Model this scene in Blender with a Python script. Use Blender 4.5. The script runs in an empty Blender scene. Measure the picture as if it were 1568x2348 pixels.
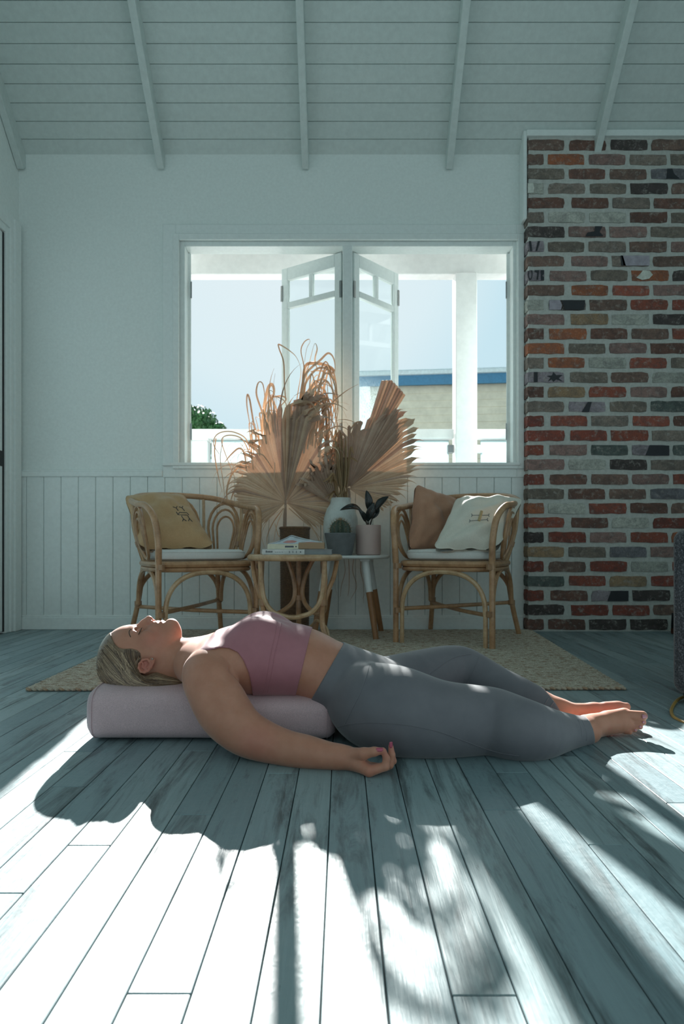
import bpy, bmesh, math, random
import numpy as np
from mathutils import Vector, Matrix, Quaternion
from mathutils.bvhtree import BVHTree

S = bpy.context.scene
COL = S.collection
R = math.radians
random.seed(7)
rng = np.random.default_rng(7)

# ------------------------------------------------------------------ camera
FPX, CAM_H, CX, HY = 1500.0, 0.55, 784.0, 1250.0        # focal length in pixels, camera height, centre column, horizon row
cd = bpy.data.cameras.new('camera')
cam = bpy.data.objects.new('camera', cd); COL.objects.link(cam)
cam.location = (0, 0, CAM_H); cam.rotation_euler = (R(90), 0, 0)
cd.sensor_fit = 'VERTICAL'; cd.sensor_height = 36.0; cd.sensor_width = 24.04
cd.lens = FPX / 2348.0 * 36.0
cd.shift_y = (HY - 1174.0) / 2348.0
cd.clip_start = 0.02; cd.clip_end = 300
cd.dof.use_dof = True; cd.dof.focus_distance = 1.85; cd.dof.aperture_fstop = 7.0
S.camera = cam

# ------------------------------------------------------------------ light
SUN_DIR = Vector((0.086, -1.0, -0.508)).normalized()      # direction the light travels
SKY_LEVEL = 1.0
w = bpy.data.worlds.new('sky'); S.world = w; w.use_nodes = True
nt = w.node_tree; nt.nodes.clear()
def N(nt, t, **kw):
    n = nt.nodes.new(t)
    for k, v in kw.items(): setattr(n, k, v)
    return n
out = N(nt, 'ShaderNodeOutputWorld'); bg = N(nt, 'ShaderNodeBackground')
tc = N(nt, 'ShaderNodeTexCoord')
dot = N(nt, 'ShaderNodeVectorMath', operation='DOT_PRODUCT')
dot.inputs[1].default_value = tuple(-SUN_DIR)
nt.links.new(tc.outputs['Generated'], dot.inputs[0])
glow = N(nt, 'ShaderNodeValToRGB')                       # clear blue sky, paler towards the sun
e = glow.color_ramp.elements
e[0].position = 0.0; e[0].color = (0.43, 0.585, 0.60, 1)
e[1].position = 1.0; e[1].color = (0.76, 0.87, 0.91, 1)
m = glow.color_ramp.elements.new(0.80); m.color = (0.42, 0.66, 0.80, 1)
m = glow.color_ramp.elements.new(0.945); m.color = (0.55, 0.78, 0.875, 1)
m = glow.color_ramp.elements.new(0.974); m.color = (0.715, 0.86, 0.91, 1)
nt.links.new(dot.outputs['Value'], glow.inputs[0])
sep = N(nt, 'ShaderNodeSeparateXYZ'); nt.links.new(tc.outputs['Generated'], sep.inputs[0])
hz = N(nt, 'ShaderNodeMapRange'); hz.inputs['From Min'].default_value = 0.0; hz.inputs['From Max'].default_value = 0.40
hz.inputs['To Min'].default_value = 0.52; hz.inputs['To Max'].default_value = 0.0
nt.links.new(sep.outputs['Z'], hz.inputs['Value'])
mx = N(nt, 'ShaderNodeMix', data_type='RGBA')            # paler at the horizon
nt.links.new(hz.outputs[0], mx.inputs[0]); nt.links.new(glow.outputs[0], mx.inputs[6])
mx.inputs[7].default_value = (0.74, 0.87, 0.915, 1)
nt.links.new(mx.outputs[2], bg.inputs[0]); bg.inputs[1].default_value = SKY_LEVEL
nt.links.new(bg.outputs[0], out.inputs[0])

sl = bpy.data.lights.new('sun', 'SUN'); sun = bpy.data.objects.new('sun', sl); COL.objects.link(sun)
sl.energy = 18.0; sl.angle = R(0.55); sl.color = (1.0, 0.985, 0.95)
sun.rotation_euler = SUN_DIR.to_track_quat('-Z', 'Y').to_euler()
sun.location = (-1, 12, 7)

S.view_settings.view_transform = 'Standard'; S.view_settings.look = 'None'
S.view_settings.gamma = 1.0; S.view_settings.use_curve_mapping = False
S.view_settings.exposure = 0.0
S.cycles.max_bounces = 8; S.cycles.diffuse_bounces = 5; S.cycles.transparent_max_bounces = 24
S.cycles.caustics_reflective = False; S.cycles.caustics_refractive = False
S.cycles.sample_clamp_indirect = 6.0
try: S.cycles.use_denoising = True
except Exception: pass

def P(px, py, Y):
    """pixel of the photograph at depth Y (metres from the lens) -> world point"""
    return Vector(((px - CX) / FPX * Y, Y, CAM_H - (py - HY) / FPX * Y))

# ------------------------------------------------------------------ mesh building
class MB:
    def __init__(s): s.v = []; s.f = []
    def add(s, vs, fs):
        b = len(s.v); s.v += [tuple(p) for p in vs]; s.f += [tuple(i + b for i in q) for q in fs]; return s
    def box(s, lo, hi, bev=0.0, mat=None):
        (x0, y0, z0), (x1, y1, z1) = lo, hi
        if bev <= 0:
            vs = [(x0,y0,z0),(x1,y0,z0),(x1,y1,z0),(x0,y1,z0),(x0,y0,z1),(x1,y0,z1),(x1,y1,z1),(x0,y1,z1)]
            fs = [(0,3,2,1),(4,5,6,7),(0,1,5,4),(1,2,6,5),(2,3,7,6),(3,0,4,7)]
        else:
            bm = bmesh.new(); bmesh.ops.create_cube(bm, size=1.0)
            for q in bm.verts:
                q.co = Vector(((x0+x1)/2 + q.co.x*(x1-x0), (y0+y1)/2 + q.co.y*(y1-y0), (z0+z1)/2 + q.co.z*(z1-z0)))
            bmesh.ops.bevel(bm, geom=bm.edges[:], offset=bev, segments=1 if bev < 0.008 else 3, affect='EDGES', profile=0.5)
            bm.verts.index_update()
            vs = [q.co.copy() for q in bm.verts]; fs = [tuple(q.index for q in f.verts) for f in bm.faces]; bm.free()
        if mat is not None: vs = [mat @ Vector(q) for q in vs]
        return s.add(vs, fs)
    def tube(s, pts, r, n=8, closed=False, cap=True, flat=1.0):
        pts = [Vector(p) for p in pts]; m = len(pts)
        rr = r if hasattr(r, '__len__') else [r] * m
        tg = []
        for i in range(m):
            a = pts[(i-1) % m] if (closed or i > 0) else pts[i]
            b = pts[(i+1) % m] if (closed or i < m-1) else pts[i]
            t = (b - a); tg.append(t.normalized() if t.length > 1e-9 else Vector((0,0,1)))
        up = Vector((0,0,1)) if abs(tg[0].z) < 0.9 else Vector((1,0,0))
        nx = tg[0].cross(up).normalized()
        vs = []; fs = []
        for i in range(m):
            if i > 0:
                q = tg[i-1].rotation_difference(tg[i]); nx = (q @ nx).normalized()
            nx = (nx - tg[i] * nx.dot(tg[i])).normalized(); ny = tg[i].cross(nx)
            for k in range(n):
                a = 2*math.pi*k/n
                vs.append(pts[i] + nx*(rr[i]*math.cos(a)) + ny*(rr[i]*flat*math.sin(a)))
        for i in range(m if closed else m-1):
            j = (i+1) % m
            for k in range(n):
                l = (k+1) % n; fs.append((i*n+k, i*n+l, j*n+l, j*n+k))
        if cap and not closed:
            fs.append(tuple(range(n-1, -1, -1))); fs.append(tuple((m-1)*n + k for k in range(n)))
        return s.add(vs, fs)
    def lathe(s, prof, c=(0,0,0), n=32):
        """prof: list of (r, z); closed with caps when r is 0"""
        vs = []; fs = []; cx, cy, cz = c; m = len(prof)
        for r_, z_ in prof:
            for k in range(n):
                a = 2*math.pi*k/n; vs.append((cx + r_*math.cos(a), cy + r_*math.sin(a), cz + z_))
        for i in range(m-1):
            for k in range(n):
                l = (k+1) % n; fs.append((i*n+k, i*n+l, (i+1)*n+l, (i+1)*n+k))
        fs.append(tuple(range(n-1, -1, -1))); fs.append(tuple((m-1)*n+k for k in range(n)))
        return s.add(vs, fs)
    def prism(s, poly, h, mat):
        """2-D polygon extruded by h along local z, placed with a matrix"""
        m = len(poly)
        vs = [mat @ Vector((x, y, 0)) for x, y in poly] + [mat @ Vector((x, y, h)) for x, y in poly]
        fs = [tuple(range(m-1, -1, -1)), tuple(range(m, 2*m))] + [(i, (i+1) % m, m+(i+1) % m, m+i) for i in range(m)]
        return s.add(vs, fs)
    def mesh(s, name, smooth=True, angle=40):
        me = bpy.data.meshes.new(name); me.from_pydata(s.v, [], s.f); me.update()
        if smooth:
            me.shade_smooth()
            try: me.set_sharp_from_angle(angle=R(angle))
            except Exception: pass
        return me
    def build(s, name, mat=None, parent=None, smooth=True, angle=40):
        return link(name, s.mesh(name, smooth, angle), mat, parent)

def link(name, me, mat=None, parent=None):
    o = bpy.data.objects.new(name, me); COL.objects.link(o)
    if mat is not None and me is not None and not me.materials: me.materials.append(mat)
    if parent is not None:
        o.parent = parent; o.matrix_parent_inverse = base_of(parent).inverted()
    return o
_BASE = {}
def base_of(o):
    """world matrix of a parent at the time its children are built (children are built in world coordinates)"""
    m = Matrix.LocRotScale(o.location, o.rotation_euler, o.scale)
    return (base_of(o.parent) @ o.matrix_parent_inverse @ m) if o.parent else m
def tag(o, label=None, cat=None, group=None, kind=None):
    if label: o['label'] = label
    if cat: o['category'] = cat
    if group: o['group'] = group
    if kind: o['kind'] = kind
    return o
def thing(name, loc, label, cat, group=None):
    o = bpy.data.objects.new(name, None); COL.objects.link(o); o.location = loc; o.empty_display_size = 0.05
    return tag(o, label, cat, group)
def struct(o, label=None): return tag(o, label, None, None, 'structure')
def copy_tree(o, parent=None):
    c = o.copy(); COL.objects.link(c)
    if parent is not None: c.parent = parent
    for ch in list(o.children): copy_tree(ch, c)
    return c
def spline(pts, n=8, closed=False):
    """Catmull-Rom through tuples of any length"""
    p = [np.array(q, float) for q in pts]; m = len(p); o = []
    for i in range(m if closed else m-1):
        a = p[(i-1) % m] if (closed or i > 0) else 2*p[0]-p[1]
        b = p[i]; c = p[(i+1) % m]
        d = p[(i+2) % m] if (closed or i+2 < m) else 2*p[-1]-p[-2]
        for k in range(n):
            t = k/n
            o.append(0.5*((2*b) + (c-a)*t + (2*a-5*b+4*c-d)*t*t + (3*b-a-3*c+d)*t**3))
    if not closed: o.append(p[-1])
    return o

# ------------------------------------------------------------------ materials
def new_mat(name):
    m = bpy.data.materials.new(name); m.use_nodes = True
    nt = m.node_tree; b = nt.nodes['Principled BSDF']
    return m, nt, b
def rgba(c): return (c[0], c[1], c[2], 1.0)
def ramp(nt, fac, stops, interp='LINEAR'):
    r_ = N(nt, 'ShaderNodeValToRGB'); r_.color_ramp.interpolation = interp
    el = r_.color_ramp.elements
    while len(el) < len(stops): el.new(0.5)
    for q, (p_, c_) in zip(el, stops): q.position = p_; q.color = rgba(c_)
    nt.links.new(fac, r_.inputs[0]); return r_.outputs[0]
def noise(nt, vec, scale, detail=4, rough=0.6, dist=0.0):
    n = N(nt, 'ShaderNodeTexNoise'); n.inputs['Scale'].default_value = scale; n.inputs['Detail'].default_value = detail
    n.inputs['Roughness'].default_value = rough; n.inputs['Distortion'].default_value = dist
    if vec is not None: nt.links.new(vec, n.inputs['Vector'])
    return n.outputs['Fac']
def mapping(nt, vec, scale=(1,1,1), loc=None):
    mp = N(nt, 'ShaderNodeMapping'); mp.inputs['Scale'].default_value = scale
    nt.links.new(vec, mp.inputs['Vector'])
    if loc is not None: nt.links.new(loc, mp.inputs['Location'])
    return mp.outputs[0]
def mixc(nt, fac, a, b, mode='MIX'):
    x = N(nt, 'ShaderNodeMix', data_type='RGBA', blend_type=mode)
    for sock, val in ((x.inputs[0], fac), (x.inputs[6], a), (x.inputs[7], b)):
        if isinstance(val, (int, float)): sock.default_value = val
        elif isinstance(val, tuple): sock.default_value = rgba(val)
        else: nt.links.new(val, sock)
    return x.outputs[2]
def bump(nt, b, h, strength=0.2, dist=0.01):
    u = N(nt, 'ShaderNodeBump'); u.inputs['Strength'].default_value = strength; u.inputs['Distance'].default_value = dist
    nt.links.new(h, u.inputs['Height']); nt.links.new(u.outputs[0], b.inputs['Normal'])
def simple(name, col, rough=0.5, var=0.06, scale=20.0, bmp=0.0, metal=0.0, spec=0.5, aniso=(1,1,1), sss=0.0):
    """plain coloured material with a little noise in its colour"""
    m, nt, b = new_mat(name)
    g = N(nt, 'ShaderNodeTexCoord').outputs['Object']
    f = noise(nt, mapping(nt, g, aniso), scale)
    lo = tuple(max(0, c*(1-var*2)) for c in col); hi = tuple(min(1, c*(1+var*2)) for c in col)
    nt.links.new(ramp(nt, f, [(0.3, lo), (0.7, hi)]), b.inputs['Base Color'])
    b.inputs['Roughness'].default_value = rough; b.inputs['Metallic'].default_value = metal
    b.inputs['Specular IOR Level'].default_value = spec
    if bmp: bump(nt, b, f, bmp, 0.004)
    if sss:
        b.inputs['Subsurface Weight'].default_value = sss; b.inputs['Subsurface Radius'].default_value = (0.02, 0.008, 0.004)
        b.inputs['Subsurface Scale'].default_value = 0.5
    return m
def fabric(name, col, col2, freq=900.0, rough=0.9, bmp=0.3, blot=12.0):
    """woven cloth: two crossed thread waves and blotchy colour"""
    m, nt, b = new_mat(name)
    g = N(nt, 'ShaderNodeTexCoord').outputs['Object']
    f = noise(nt, g, blot, 5); f2 = noise(nt, g, freq, 2)
    c = ramp(nt, f, [(0.3, col), (0.7, col2)])
    c = mixc(nt, 0.25, c, ramp(nt, f2, [(0.35, tuple(x*0.5 for x in col)), (0.65, tuple(min(1, x*1.4) for x in col2))]))
    nt.links.new(c, b.inputs['Base Color']); b.inputs['Roughness'].default_value = rough
    b.inputs['Specular IOR Level'].default_value = 0.2
    b.inputs['Sheen Weight'].default_value = 0.25
    bump(nt, b, f2, bmp, 0.002); return m
def wood(name, lo, hi, rough=0.45, aniso=(60, 60, 4), joints=0.0):
    m, nt, b = new_mat(name)
    g = N(nt, 'ShaderNodeTexCoord').outputs['Object']
    f = noise(nt, mapping(nt, g, aniso), 1.0, 4, 0.6)
    c = ramp(nt, f, [(0.3, lo), (0.7, hi)])
    big = noise(nt, g, 6.0, 3)
    c = mixc(nt, 0.35, c, ramp(nt, big, [(0.35, tuple(x*0.6 for x in lo)), (0.65, tuple(min(1, x*1.2) for x in hi))]))
    nt.links.new(c, b.inputs['Base Color']); b.inputs['Roughness'].default_value = rough
    bump(nt, b, f, 0.1, 0.002); return m
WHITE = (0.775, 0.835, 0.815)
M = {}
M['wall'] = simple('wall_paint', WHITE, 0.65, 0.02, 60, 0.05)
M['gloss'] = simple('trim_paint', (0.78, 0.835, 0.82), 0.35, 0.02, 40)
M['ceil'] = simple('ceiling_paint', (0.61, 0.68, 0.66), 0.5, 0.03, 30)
M['dark'] = simple('dark_gap', (0.012, 0.014, 0.015), 0.9)
M['steel'] = simple('steel', (0.35, 0.36, 0.36), 0.35, metal=1.0)
M['black'] = simple('black_rubber', (0.012, 0.012, 0.014), 0.5)
# ================================================================== the room
YW = 4.27; XL = -2.11; ZP = 3.10; XB = 1.178; YB = 4.165       # window wall, left wall, top of wall, brick corner and face
XR = 2.75; RIDGE_Y = 1.0

# ---- floor: one object per board, nailed on a dark base
def floor_mat():
    m, nt, b = new_mat('painted_floorboard')
    g = N(nt, 'ShaderNodeNewGeometry').outputs['Position']
    oi = N(nt, 'ShaderNodeObjectInfo').outputs['Random']
    sc = N(nt, 'ShaderNodeVectorMath', operation='SCALE'); sc.inputs[0].default_value = (37, 91, 13); nt.links.new(oi, sc.inputs['Scale'])
    gv = mapping(nt, g, (1, 1, 1), sc.outputs[0])
    grain = noise(nt, mapping(nt, gv, (150, 5, 1)), 1.0, 5, 0.65)
    worn = noise(nt, mapping(nt, gv, (22, 2.2, 1)), 1.0, 6, 0.7, 0.6)
    fine = noise(nt, mapping(nt, gv, (60, 14, 1)), 1.0, 5, 0.75)
    base = ramp(nt, oi, [(0.0, (0.205, 0.285, 0.31)), (0.5, (0.27, 0.36, 0.385)), (1.0, (0.33, 0.42, 0.435))])
    c = mixc(nt, ramp(nt, grain, [(0.35, (0, 0, 0)), (0.75, (0.35,)*3)]), base, (0.15, 0.205, 0.22))
    wm = ramp(nt, worn, [(0.50, (0, 0, 0)), (0.68, (0.9,)*3)])
    c = mixc(nt, wm, c, (0.07, 0.09, 0.095))
    fm = ramp(nt, fine, [(0.60, (0, 0, 0)), (0.72, (0.7,)*3)])
    c = mixc(nt, fm, c, (0.10, 0.13, 0.135))
    nt.links.new(c, b.inputs['Base Color'])
    # long hair-thin scratches and a brushed varnish
    scr = noise(nt, mapping(nt, g, (9, 9, 1)), 3.0, 8, 0.75, 2.5)
    rr = ramp(nt, scr, [(0.35, (0.36,)*3), (0.65, (0.52,)*3)])
    nt.links.new(rr, b.inputs['Roughness'])
    b.inputs['Specular IOR Level'].default_value = 0.55
    hb = N(nt, 'ShaderNodeMath', operation='ADD'); nt.links.new(grain, hb.inputs[0]); nt.links.new(worn, hb.inputs[1])
    bump(nt, b, hb.outputs[0], 0.22, 0.0025)
    return m
M['floor'] = floor_mat(); M['subfloor'] = simple('gap_dust', (0.055, 0.065, 0.068), 0.95, 0.1, 30)
floor = MB().box((XL-0.1, -2.6, -0.10), (XR+0.1, YW+0.06, -0.007)).build('floor', M['subfloor'], None, False)
struct(floor, 'grey painted timber floor of long narrow boards')
PW = 0.0797; X0 = -0.0253
joints = {-2: [1.577, 2.9], -4: [1.335, 3.3], -5: [1.748], -1: [2.6], 0: [2.35], 1: [3.1]}
k0 = int(math.floor((XL - X0) / PW)); k1 = int(math.ceil((XR - X0) / PW))
FLOOR_BACK = -2.6
for k in range(k0, k1 + 1):
    xa, xb = max(XL, X0 + k*PW), min(XR, X0 + (k+1)*PW)
    if xb - xa < 0.01: continue
    js = joints.get(k)
    if js is None:
        a = random.uniform(0.7, 2.6); js = [a, a + random.uniform(1.0, 1.9)]
    js = [FLOOR_BACK] + [j for j in js if j < YW - 0.3] + [YW + 0.03]
    for a, b in zip(js[:-1], js[1:]):
        dz = random.uniform(-0.0006, 0.0)
        MB().box((xa+0.0009, a+0.0008, -0.0072), (xb-0.0009, b-0.0008, dz), 0.0012).build('floorboard', M['floor'], floor, False)

# ---- window wall
WX0, WX1, WZ0, WZ1 = -1.045, 1.135, 1.085, 2.515                # opening
wb = MB()
wb.box((XL-0.1, YW, -0.1), (WX0, YW+0.12, ZP+0.12)); wb.box((WX1, YW, -0.1), (XR+0.1, YW+0.12, ZP+0.12))
wb.box((WX0, YW, -0.1), (WX1, YW+0.12, WZ0)); wb.box((WX0, YW, WZ1), (WX1, YW+0.12, ZP+0.12))
wall_back = struct(wb.build('wall_back', M['wall'], None, False), 'white painted wall with a wide window over vertical lining boards')
# vertical lining boards under the rail
VW = 0.1128; x = XL + 0.055 - VW
while x < XB:
    xa, xb_ = max(XL, x), min(XB + 0.02, x + VW)
    if xb_ - xa > 0.01:
        MB().box((xa+0.0012, YW-0.012, 0.06), (xb_-0.0012, YW+0.002, 0.998), 0.003).build('lining_board', M['gloss'], wall_back, False)
    x += VW
rail = MB(); rail.box((XL, YW-0.026, 0.995), (WX0-0.12, YW, 1.032), 0.004); rail.box((XL, YW-0.020, 1.030), (WX0-0.12, YW, 1.042), 0.003)
struct(rail.build('trim_1', M['gloss'], None, False), 'white chair rail above the lining boards')
bb = MB(); bb.box((XL, YW-0.024, 0.0), (XB, YW-0.001, 0.082), 0.004); bb.box((XL, YW-0.018, 0.080), (XB, YW-0.001, 0.094), 0.003)
struct(bb.build('baseboard_back', M['gloss'], None, False), 'white skirting board below the lining boards')

# ---- window: casing, frame, mullion, four hinged sashes
win = bpy.data.objects.new('window_1', None); COL.objects.link(win); win.location = (0.04, YW, WZ0)
struct(win, 'white timber casement window with its inner sashes swung outward')
def frame_ring(mb, x0, x1, z0, z1, t, ya, yb, bev=0.003):
    mb.box((x0-t, ya, z0-t), (x0, yb, z1+t), bev); mb.box((x1, ya, z0-t), (x1+t, yb, z1+t), bev)
    mb.box((x0, ya, z1), (x1, yb, z1+t), bev); mb.box((x0, ya, z0-t), (x1, yb, z0), bev)
cs = MB(); frame_ring(cs, WX0-0.035, WX1+0.0, WZ0-0.01, WZ1+0.035, 0.085, YW-0.020, YW+0.001)
cs.build('casing', M['gloss'], win, False)
cs = MB(); frame_ring(cs, WX0-0.012, WX1+0.005, WZ0-0.0, WZ1+0.014, 0.040, YW-0.034, YW-0.015)
cs.build('casing_moulding', M['gloss'], win, False)
fr = MB(); frame_ring(fr, WX0+0.02, WX1-0.02, WZ0+0.0, WZ1-0.016, 0.045, YW-0.005, YW+0.115)
fr.build('window_frame', M['gloss'], win, False)
MX0, MX1 = 0.004, 0.068
MB().box((MX0, YW-0.012, WZ0), (MX1, YW+0.11, WZ1-0.014), 0.004).build('mullion', M['gloss'], win, False)
MB().box((WX0-0.12, YW-0.040, WZ0-0.022), (WX1+0.02, YW+0.14, WZ0), 0.005).build('window_sill', M['gloss'], win, False)
def glass_mat(name, tint=(0.96, 0.985, 0.985), haze=0.0, drops=False):
    m = bpy.data.materials.new(name); m.use_nodes = True; nt = m.node_tree; nt.nodes.clear()
    o = N(nt, 'ShaderNodeOutputMaterial'); tr = N(nt, 'ShaderNodeBsdfTransparent'); tr.inputs[0].default_value = rgba(tint)
    gl = N(nt, 'ShaderNodeBsdfGlossy'); gl.inputs['Roughness'].default_value = 0.02
    lw = N(nt, 'ShaderNodeLayerWeight'); pw = N(nt, 'ShaderNodeMath', operation='POWER'); nt.links.new(lw.outputs['Facing'], pw.inputs[0]); pw.inputs[1].default_value = 4.0
    ml = N(nt, 'ShaderNodeMath', operation='MULTIPLY_ADD'); nt.links.new(pw.outputs[0], ml.inputs[0]); ml.inputs[1].default_value = 0.8; ml.inputs[2].default_value = 0.03
    mix = N(nt, 'ShaderNodeMixShader'); nt.links.new(ml.outputs[0], mix.inputs[0])
    nt.links.new(tr.outputs[0], mix.inputs[1]); nt.links.new(gl.outputs[0], mix.inputs[2]); last = mix.outputs[0]
    if haze or drops:
        tl = N(nt, 'ShaderNodeBsdfTranslucent'); tl.inputs[0].default_value = (0.42, 0.50, 0.51, 1)
        m2 = N(nt, 'ShaderNodeMixShader'); m2.inputs[0].default_value = haze
        if drops:
            g = N(nt, 'ShaderNodeNewGeometry').outputs['Position']
            f = noise(nt, mapping(nt, g, (1, 1, 0.5)), 130.0, 3, 0.7)
            sp = N(nt, 'ShaderNodeSeparateXYZ'); nt.links.new(g, sp.inputs[0])
            mr = N(nt, 'ShaderNodeMapRange'); nt.links.new(sp.outputs['Z'], mr.inputs['Value'])
            mr.inputs['From Min'].default_value = 1.45; mr.inputs['From Max'].default_value = 1.72
            mr.inputs['To Min'].default_value = 1.0; mr.inputs['To Max'].default_value = 0.0
            k = N(nt, 'ShaderNodeMath', operation='MULTIPLY')
            nt.links.new(ramp(nt, f, [(0.42, (0.03,)*3), (0.60, (0.34,)*3)]), k.inputs[0]); nt.links.new(mr.outputs[0], k.inputs[1])
            ad = N(nt, 'ShaderNodeMath', operation='ADD', use_clamp=True); nt.links.new(k.outputs[0], ad.inputs[0]); ad.inputs[1].default_value = haze
            nt.links.new(ad.outputs[0], m2.inputs[0])
        nt.links.new(last, m2.inputs[1]); nt.links.new(tl.outputs[0], m2.inputs[2]); last = m2.outputs[0]
    nt.links.new(last, o.inputs[0]); return m
M['glass'] = glass_mat('clear_glass', haze=0.012)
M['dewglass'] = glass_mat('dewy_glass', haze=0.012, drops=True)
M['frost'] = glass_mat('frosted_glass', (0.8, 0.9, 0.9), haze=0.8)
def sash(hx, side, ang, glass, w=0.515):
    """one hinged sash; side = +1 when it extends to +x from the hinge, ang = opening angle outward"""
    o = bpy.data.objects.new('sash', None); COL.objects.link(o)
    z0, z1 = WZ0 + 0.006, WZ1 - 0.020; st, th = 0.052, 0.034
    o.location = (hx, YW + 0.085, z0); o.rotation_euler = (0, 0, R(ang) * side)
    o.parent = win; o.matrix_parent_inverse = base_of(win).inverted()
    s = side; Mx = Matrix.LocRotScale(o.location, o.rotation_euler, None)
    def bx(mb, xa, xb, za, zb, ya=-th/2, yb=th/2, bev=0.003):
        mb.box((min(s*xa, s*xb), ya, za), (max(s*xa, s*xb), yb, zb), bev, Mx)
    H = z1 - z0
    zt = H - 0.088; zr0, zr1 = H - 0.285, H - 0.243            # top lights, rail under them
    mb = MB(); bx(mb, 0.0, st, 0, H); bx(mb, w-st, w, 0, H); bx(mb, st, w-st, zt, H); bx(mb, st, w-st, 0, 0.085); bx(mb, st, w-st, zr0, zr1)
    bx(mb, w/2-0.014, w/2+0.014, zr1, zt)
    mb.build('sash_frame', M['gloss'], o, False)
    for xa, xb, za, zb in ((st, w/2-0.014, zr1, zt), (w/2+0.014, w-st, zr1, zt), (st, w-st, 0.085, zr0)):
        mb = MB(); bx(mb, xa, xb, za, zb, -0.003, 0.003, 0); mb.build('pane', glass, o, False)
    hg = MB()
    for zz in (0.16, H-0.30): bx(hg, -0.006, 0.010, zz, zz+0.11, -th/2-0.004, -th/2+0.004, 0)
    for zz in (H-0.12,): bx(hg, w-0.012, w+0.003, zz-0.11, zz, -th/2-0.006, -th/2+0.002, 0)
    hg.build('hinge', M['steel'], o, False)
    return o
sash(WX0+0.024, +1, 109, M['glass'], 0.50)
sash(MX0-0.002, -1, 33, M['glass'], 0.50)
sash(MX1+0.002, +1, 47, M['dewglass'], 0.475)
sash(WX1-0.024, -1, 106, M['glass'], 0.50)

# ---- left wall with a glazed door beside the corner
lw_ = MB()
DY0, DY1, DZ = 1.2, 4.13, 2.55
lw_.box((XL-0.12, DY1, -0.1), (XL, YW+0.12, 6.8)); lw_.box((XL-0.12, -2.6, -0.1), (XL, DY0, 6.8)); lw_.box((XL-0.12, DY0, DZ), (XL, DY1, 6.8))
struct(lw_.build('wall_left', M['wall'], None, False), 'white side wall with a glazed door by the corner')
door = bpy.data.objects.new('door_1', None); COL.objects.link(door); door.location = (XL, 2.6, 0)
struct(door, 'white framed glazed door at the left edge')
mb = MB(); mb.box((XL, DY1-0.004, 0), (XL+0.022, YW-0.026, DZ+0.09), 0.004); mb.box((XL, DY0-0.1, DZ), (XL+0.022, DY1, DZ+0.09), 0.004)
mb.box((XL, DY1+0.03, 0), (XL+0.034, YW-0.03, DZ+0.07), 0.003)
mb.build('door_casing', M['gloss'], door, False)
mb = MB(); mb.box((XL-0.12, DY1-0.045, 0), (XL+0.012, DY1, DZ), 0.003); mb.box((XL-0.12, DY0, DZ-0.045), (XL+0.012, DY1-0.045, DZ), 0.003)
mb.box((XL-0.12, DY0, 0), (XL+0.012, DY0+0.045, DZ), 0.003); mb.build('door_jamb', M['gloss'], door, False)
for ya, yb in ((DY0+0.05, 2.10), (2.11, 3.09), (3.10, DY1-0.060)):
    lf = MB()
    lf.box((XL-0.045, ya, 0.012), (XL-0.002, ya+0.09, DZ-0.05), 0.003); lf.box((XL-0.045, yb-0.09, 0.012), (XL-0.002, yb, DZ-0.05), 0.003)
    lf.box((XL-0.045, ya+0.09, 0.012), (XL-0.002, yb-0.09, 0.20), 0.003); lf.box((XL-0.045, ya+0.09, DZ-0.16), (XL-0.002, yb-0.09, DZ-0.05), 0.003)
    leaf_ = lf.build('door_leaf', M['gloss'], door, False)
    MB().box((XL-0.026, ya+0.09, 0.20), (XL-0.020, yb-0.09, DZ-0.16)).build('pane', M['glass'], leaf_, False)
MB().box((XL-0.04, DY1-0.0595, 0.01), (XL+0.001, DY1-0.0455, DZ-0.05)).build('door_seal', M['black'], door, False)
MB().box((XL-0.003, DY1-0.100, 1.04), (XL+0.003, DY1-0.058, 1.135), 0.001).build('latch_plate', M['black'], door, False)

# ---- ceiling at forty-five degrees: one object per board, rafters below
def zc(y): return ZP + (YW - y)
cl = MB()
n45 = Vector((0, 0.7071, 0.7071))
def slope_box(mb, x0, x1, s0, s1, d0, d1, bev=0.0):
    """box on the sloping ceiling: s = distance up the slope from the wall, d = depth above (+) / below (-) the lining"""
    M4 = Matrix(((1, 0, 0, 0), (0, -0.70711, 0.70711, YW), (0, 0.70711, 0.70711, ZP), (0, 0, 0, 1)))
    mb.box((x0, s0, d0), (x1, s1, d1), bev, M4)
SL = (YW - RIDGE_Y) / 0.70711
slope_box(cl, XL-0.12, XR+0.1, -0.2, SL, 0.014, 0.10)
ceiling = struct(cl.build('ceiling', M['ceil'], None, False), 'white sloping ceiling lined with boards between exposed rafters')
CB = 0.0985
s_ = -0.012
i = 0
while s_ < SL:
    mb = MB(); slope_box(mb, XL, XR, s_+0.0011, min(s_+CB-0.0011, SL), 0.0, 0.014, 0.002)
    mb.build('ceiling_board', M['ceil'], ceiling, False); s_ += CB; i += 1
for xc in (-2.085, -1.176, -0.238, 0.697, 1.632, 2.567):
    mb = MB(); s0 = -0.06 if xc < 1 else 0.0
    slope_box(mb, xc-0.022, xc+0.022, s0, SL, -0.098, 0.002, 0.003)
    mb.build('rafter', M['ceil'], ceiling, False)
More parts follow.
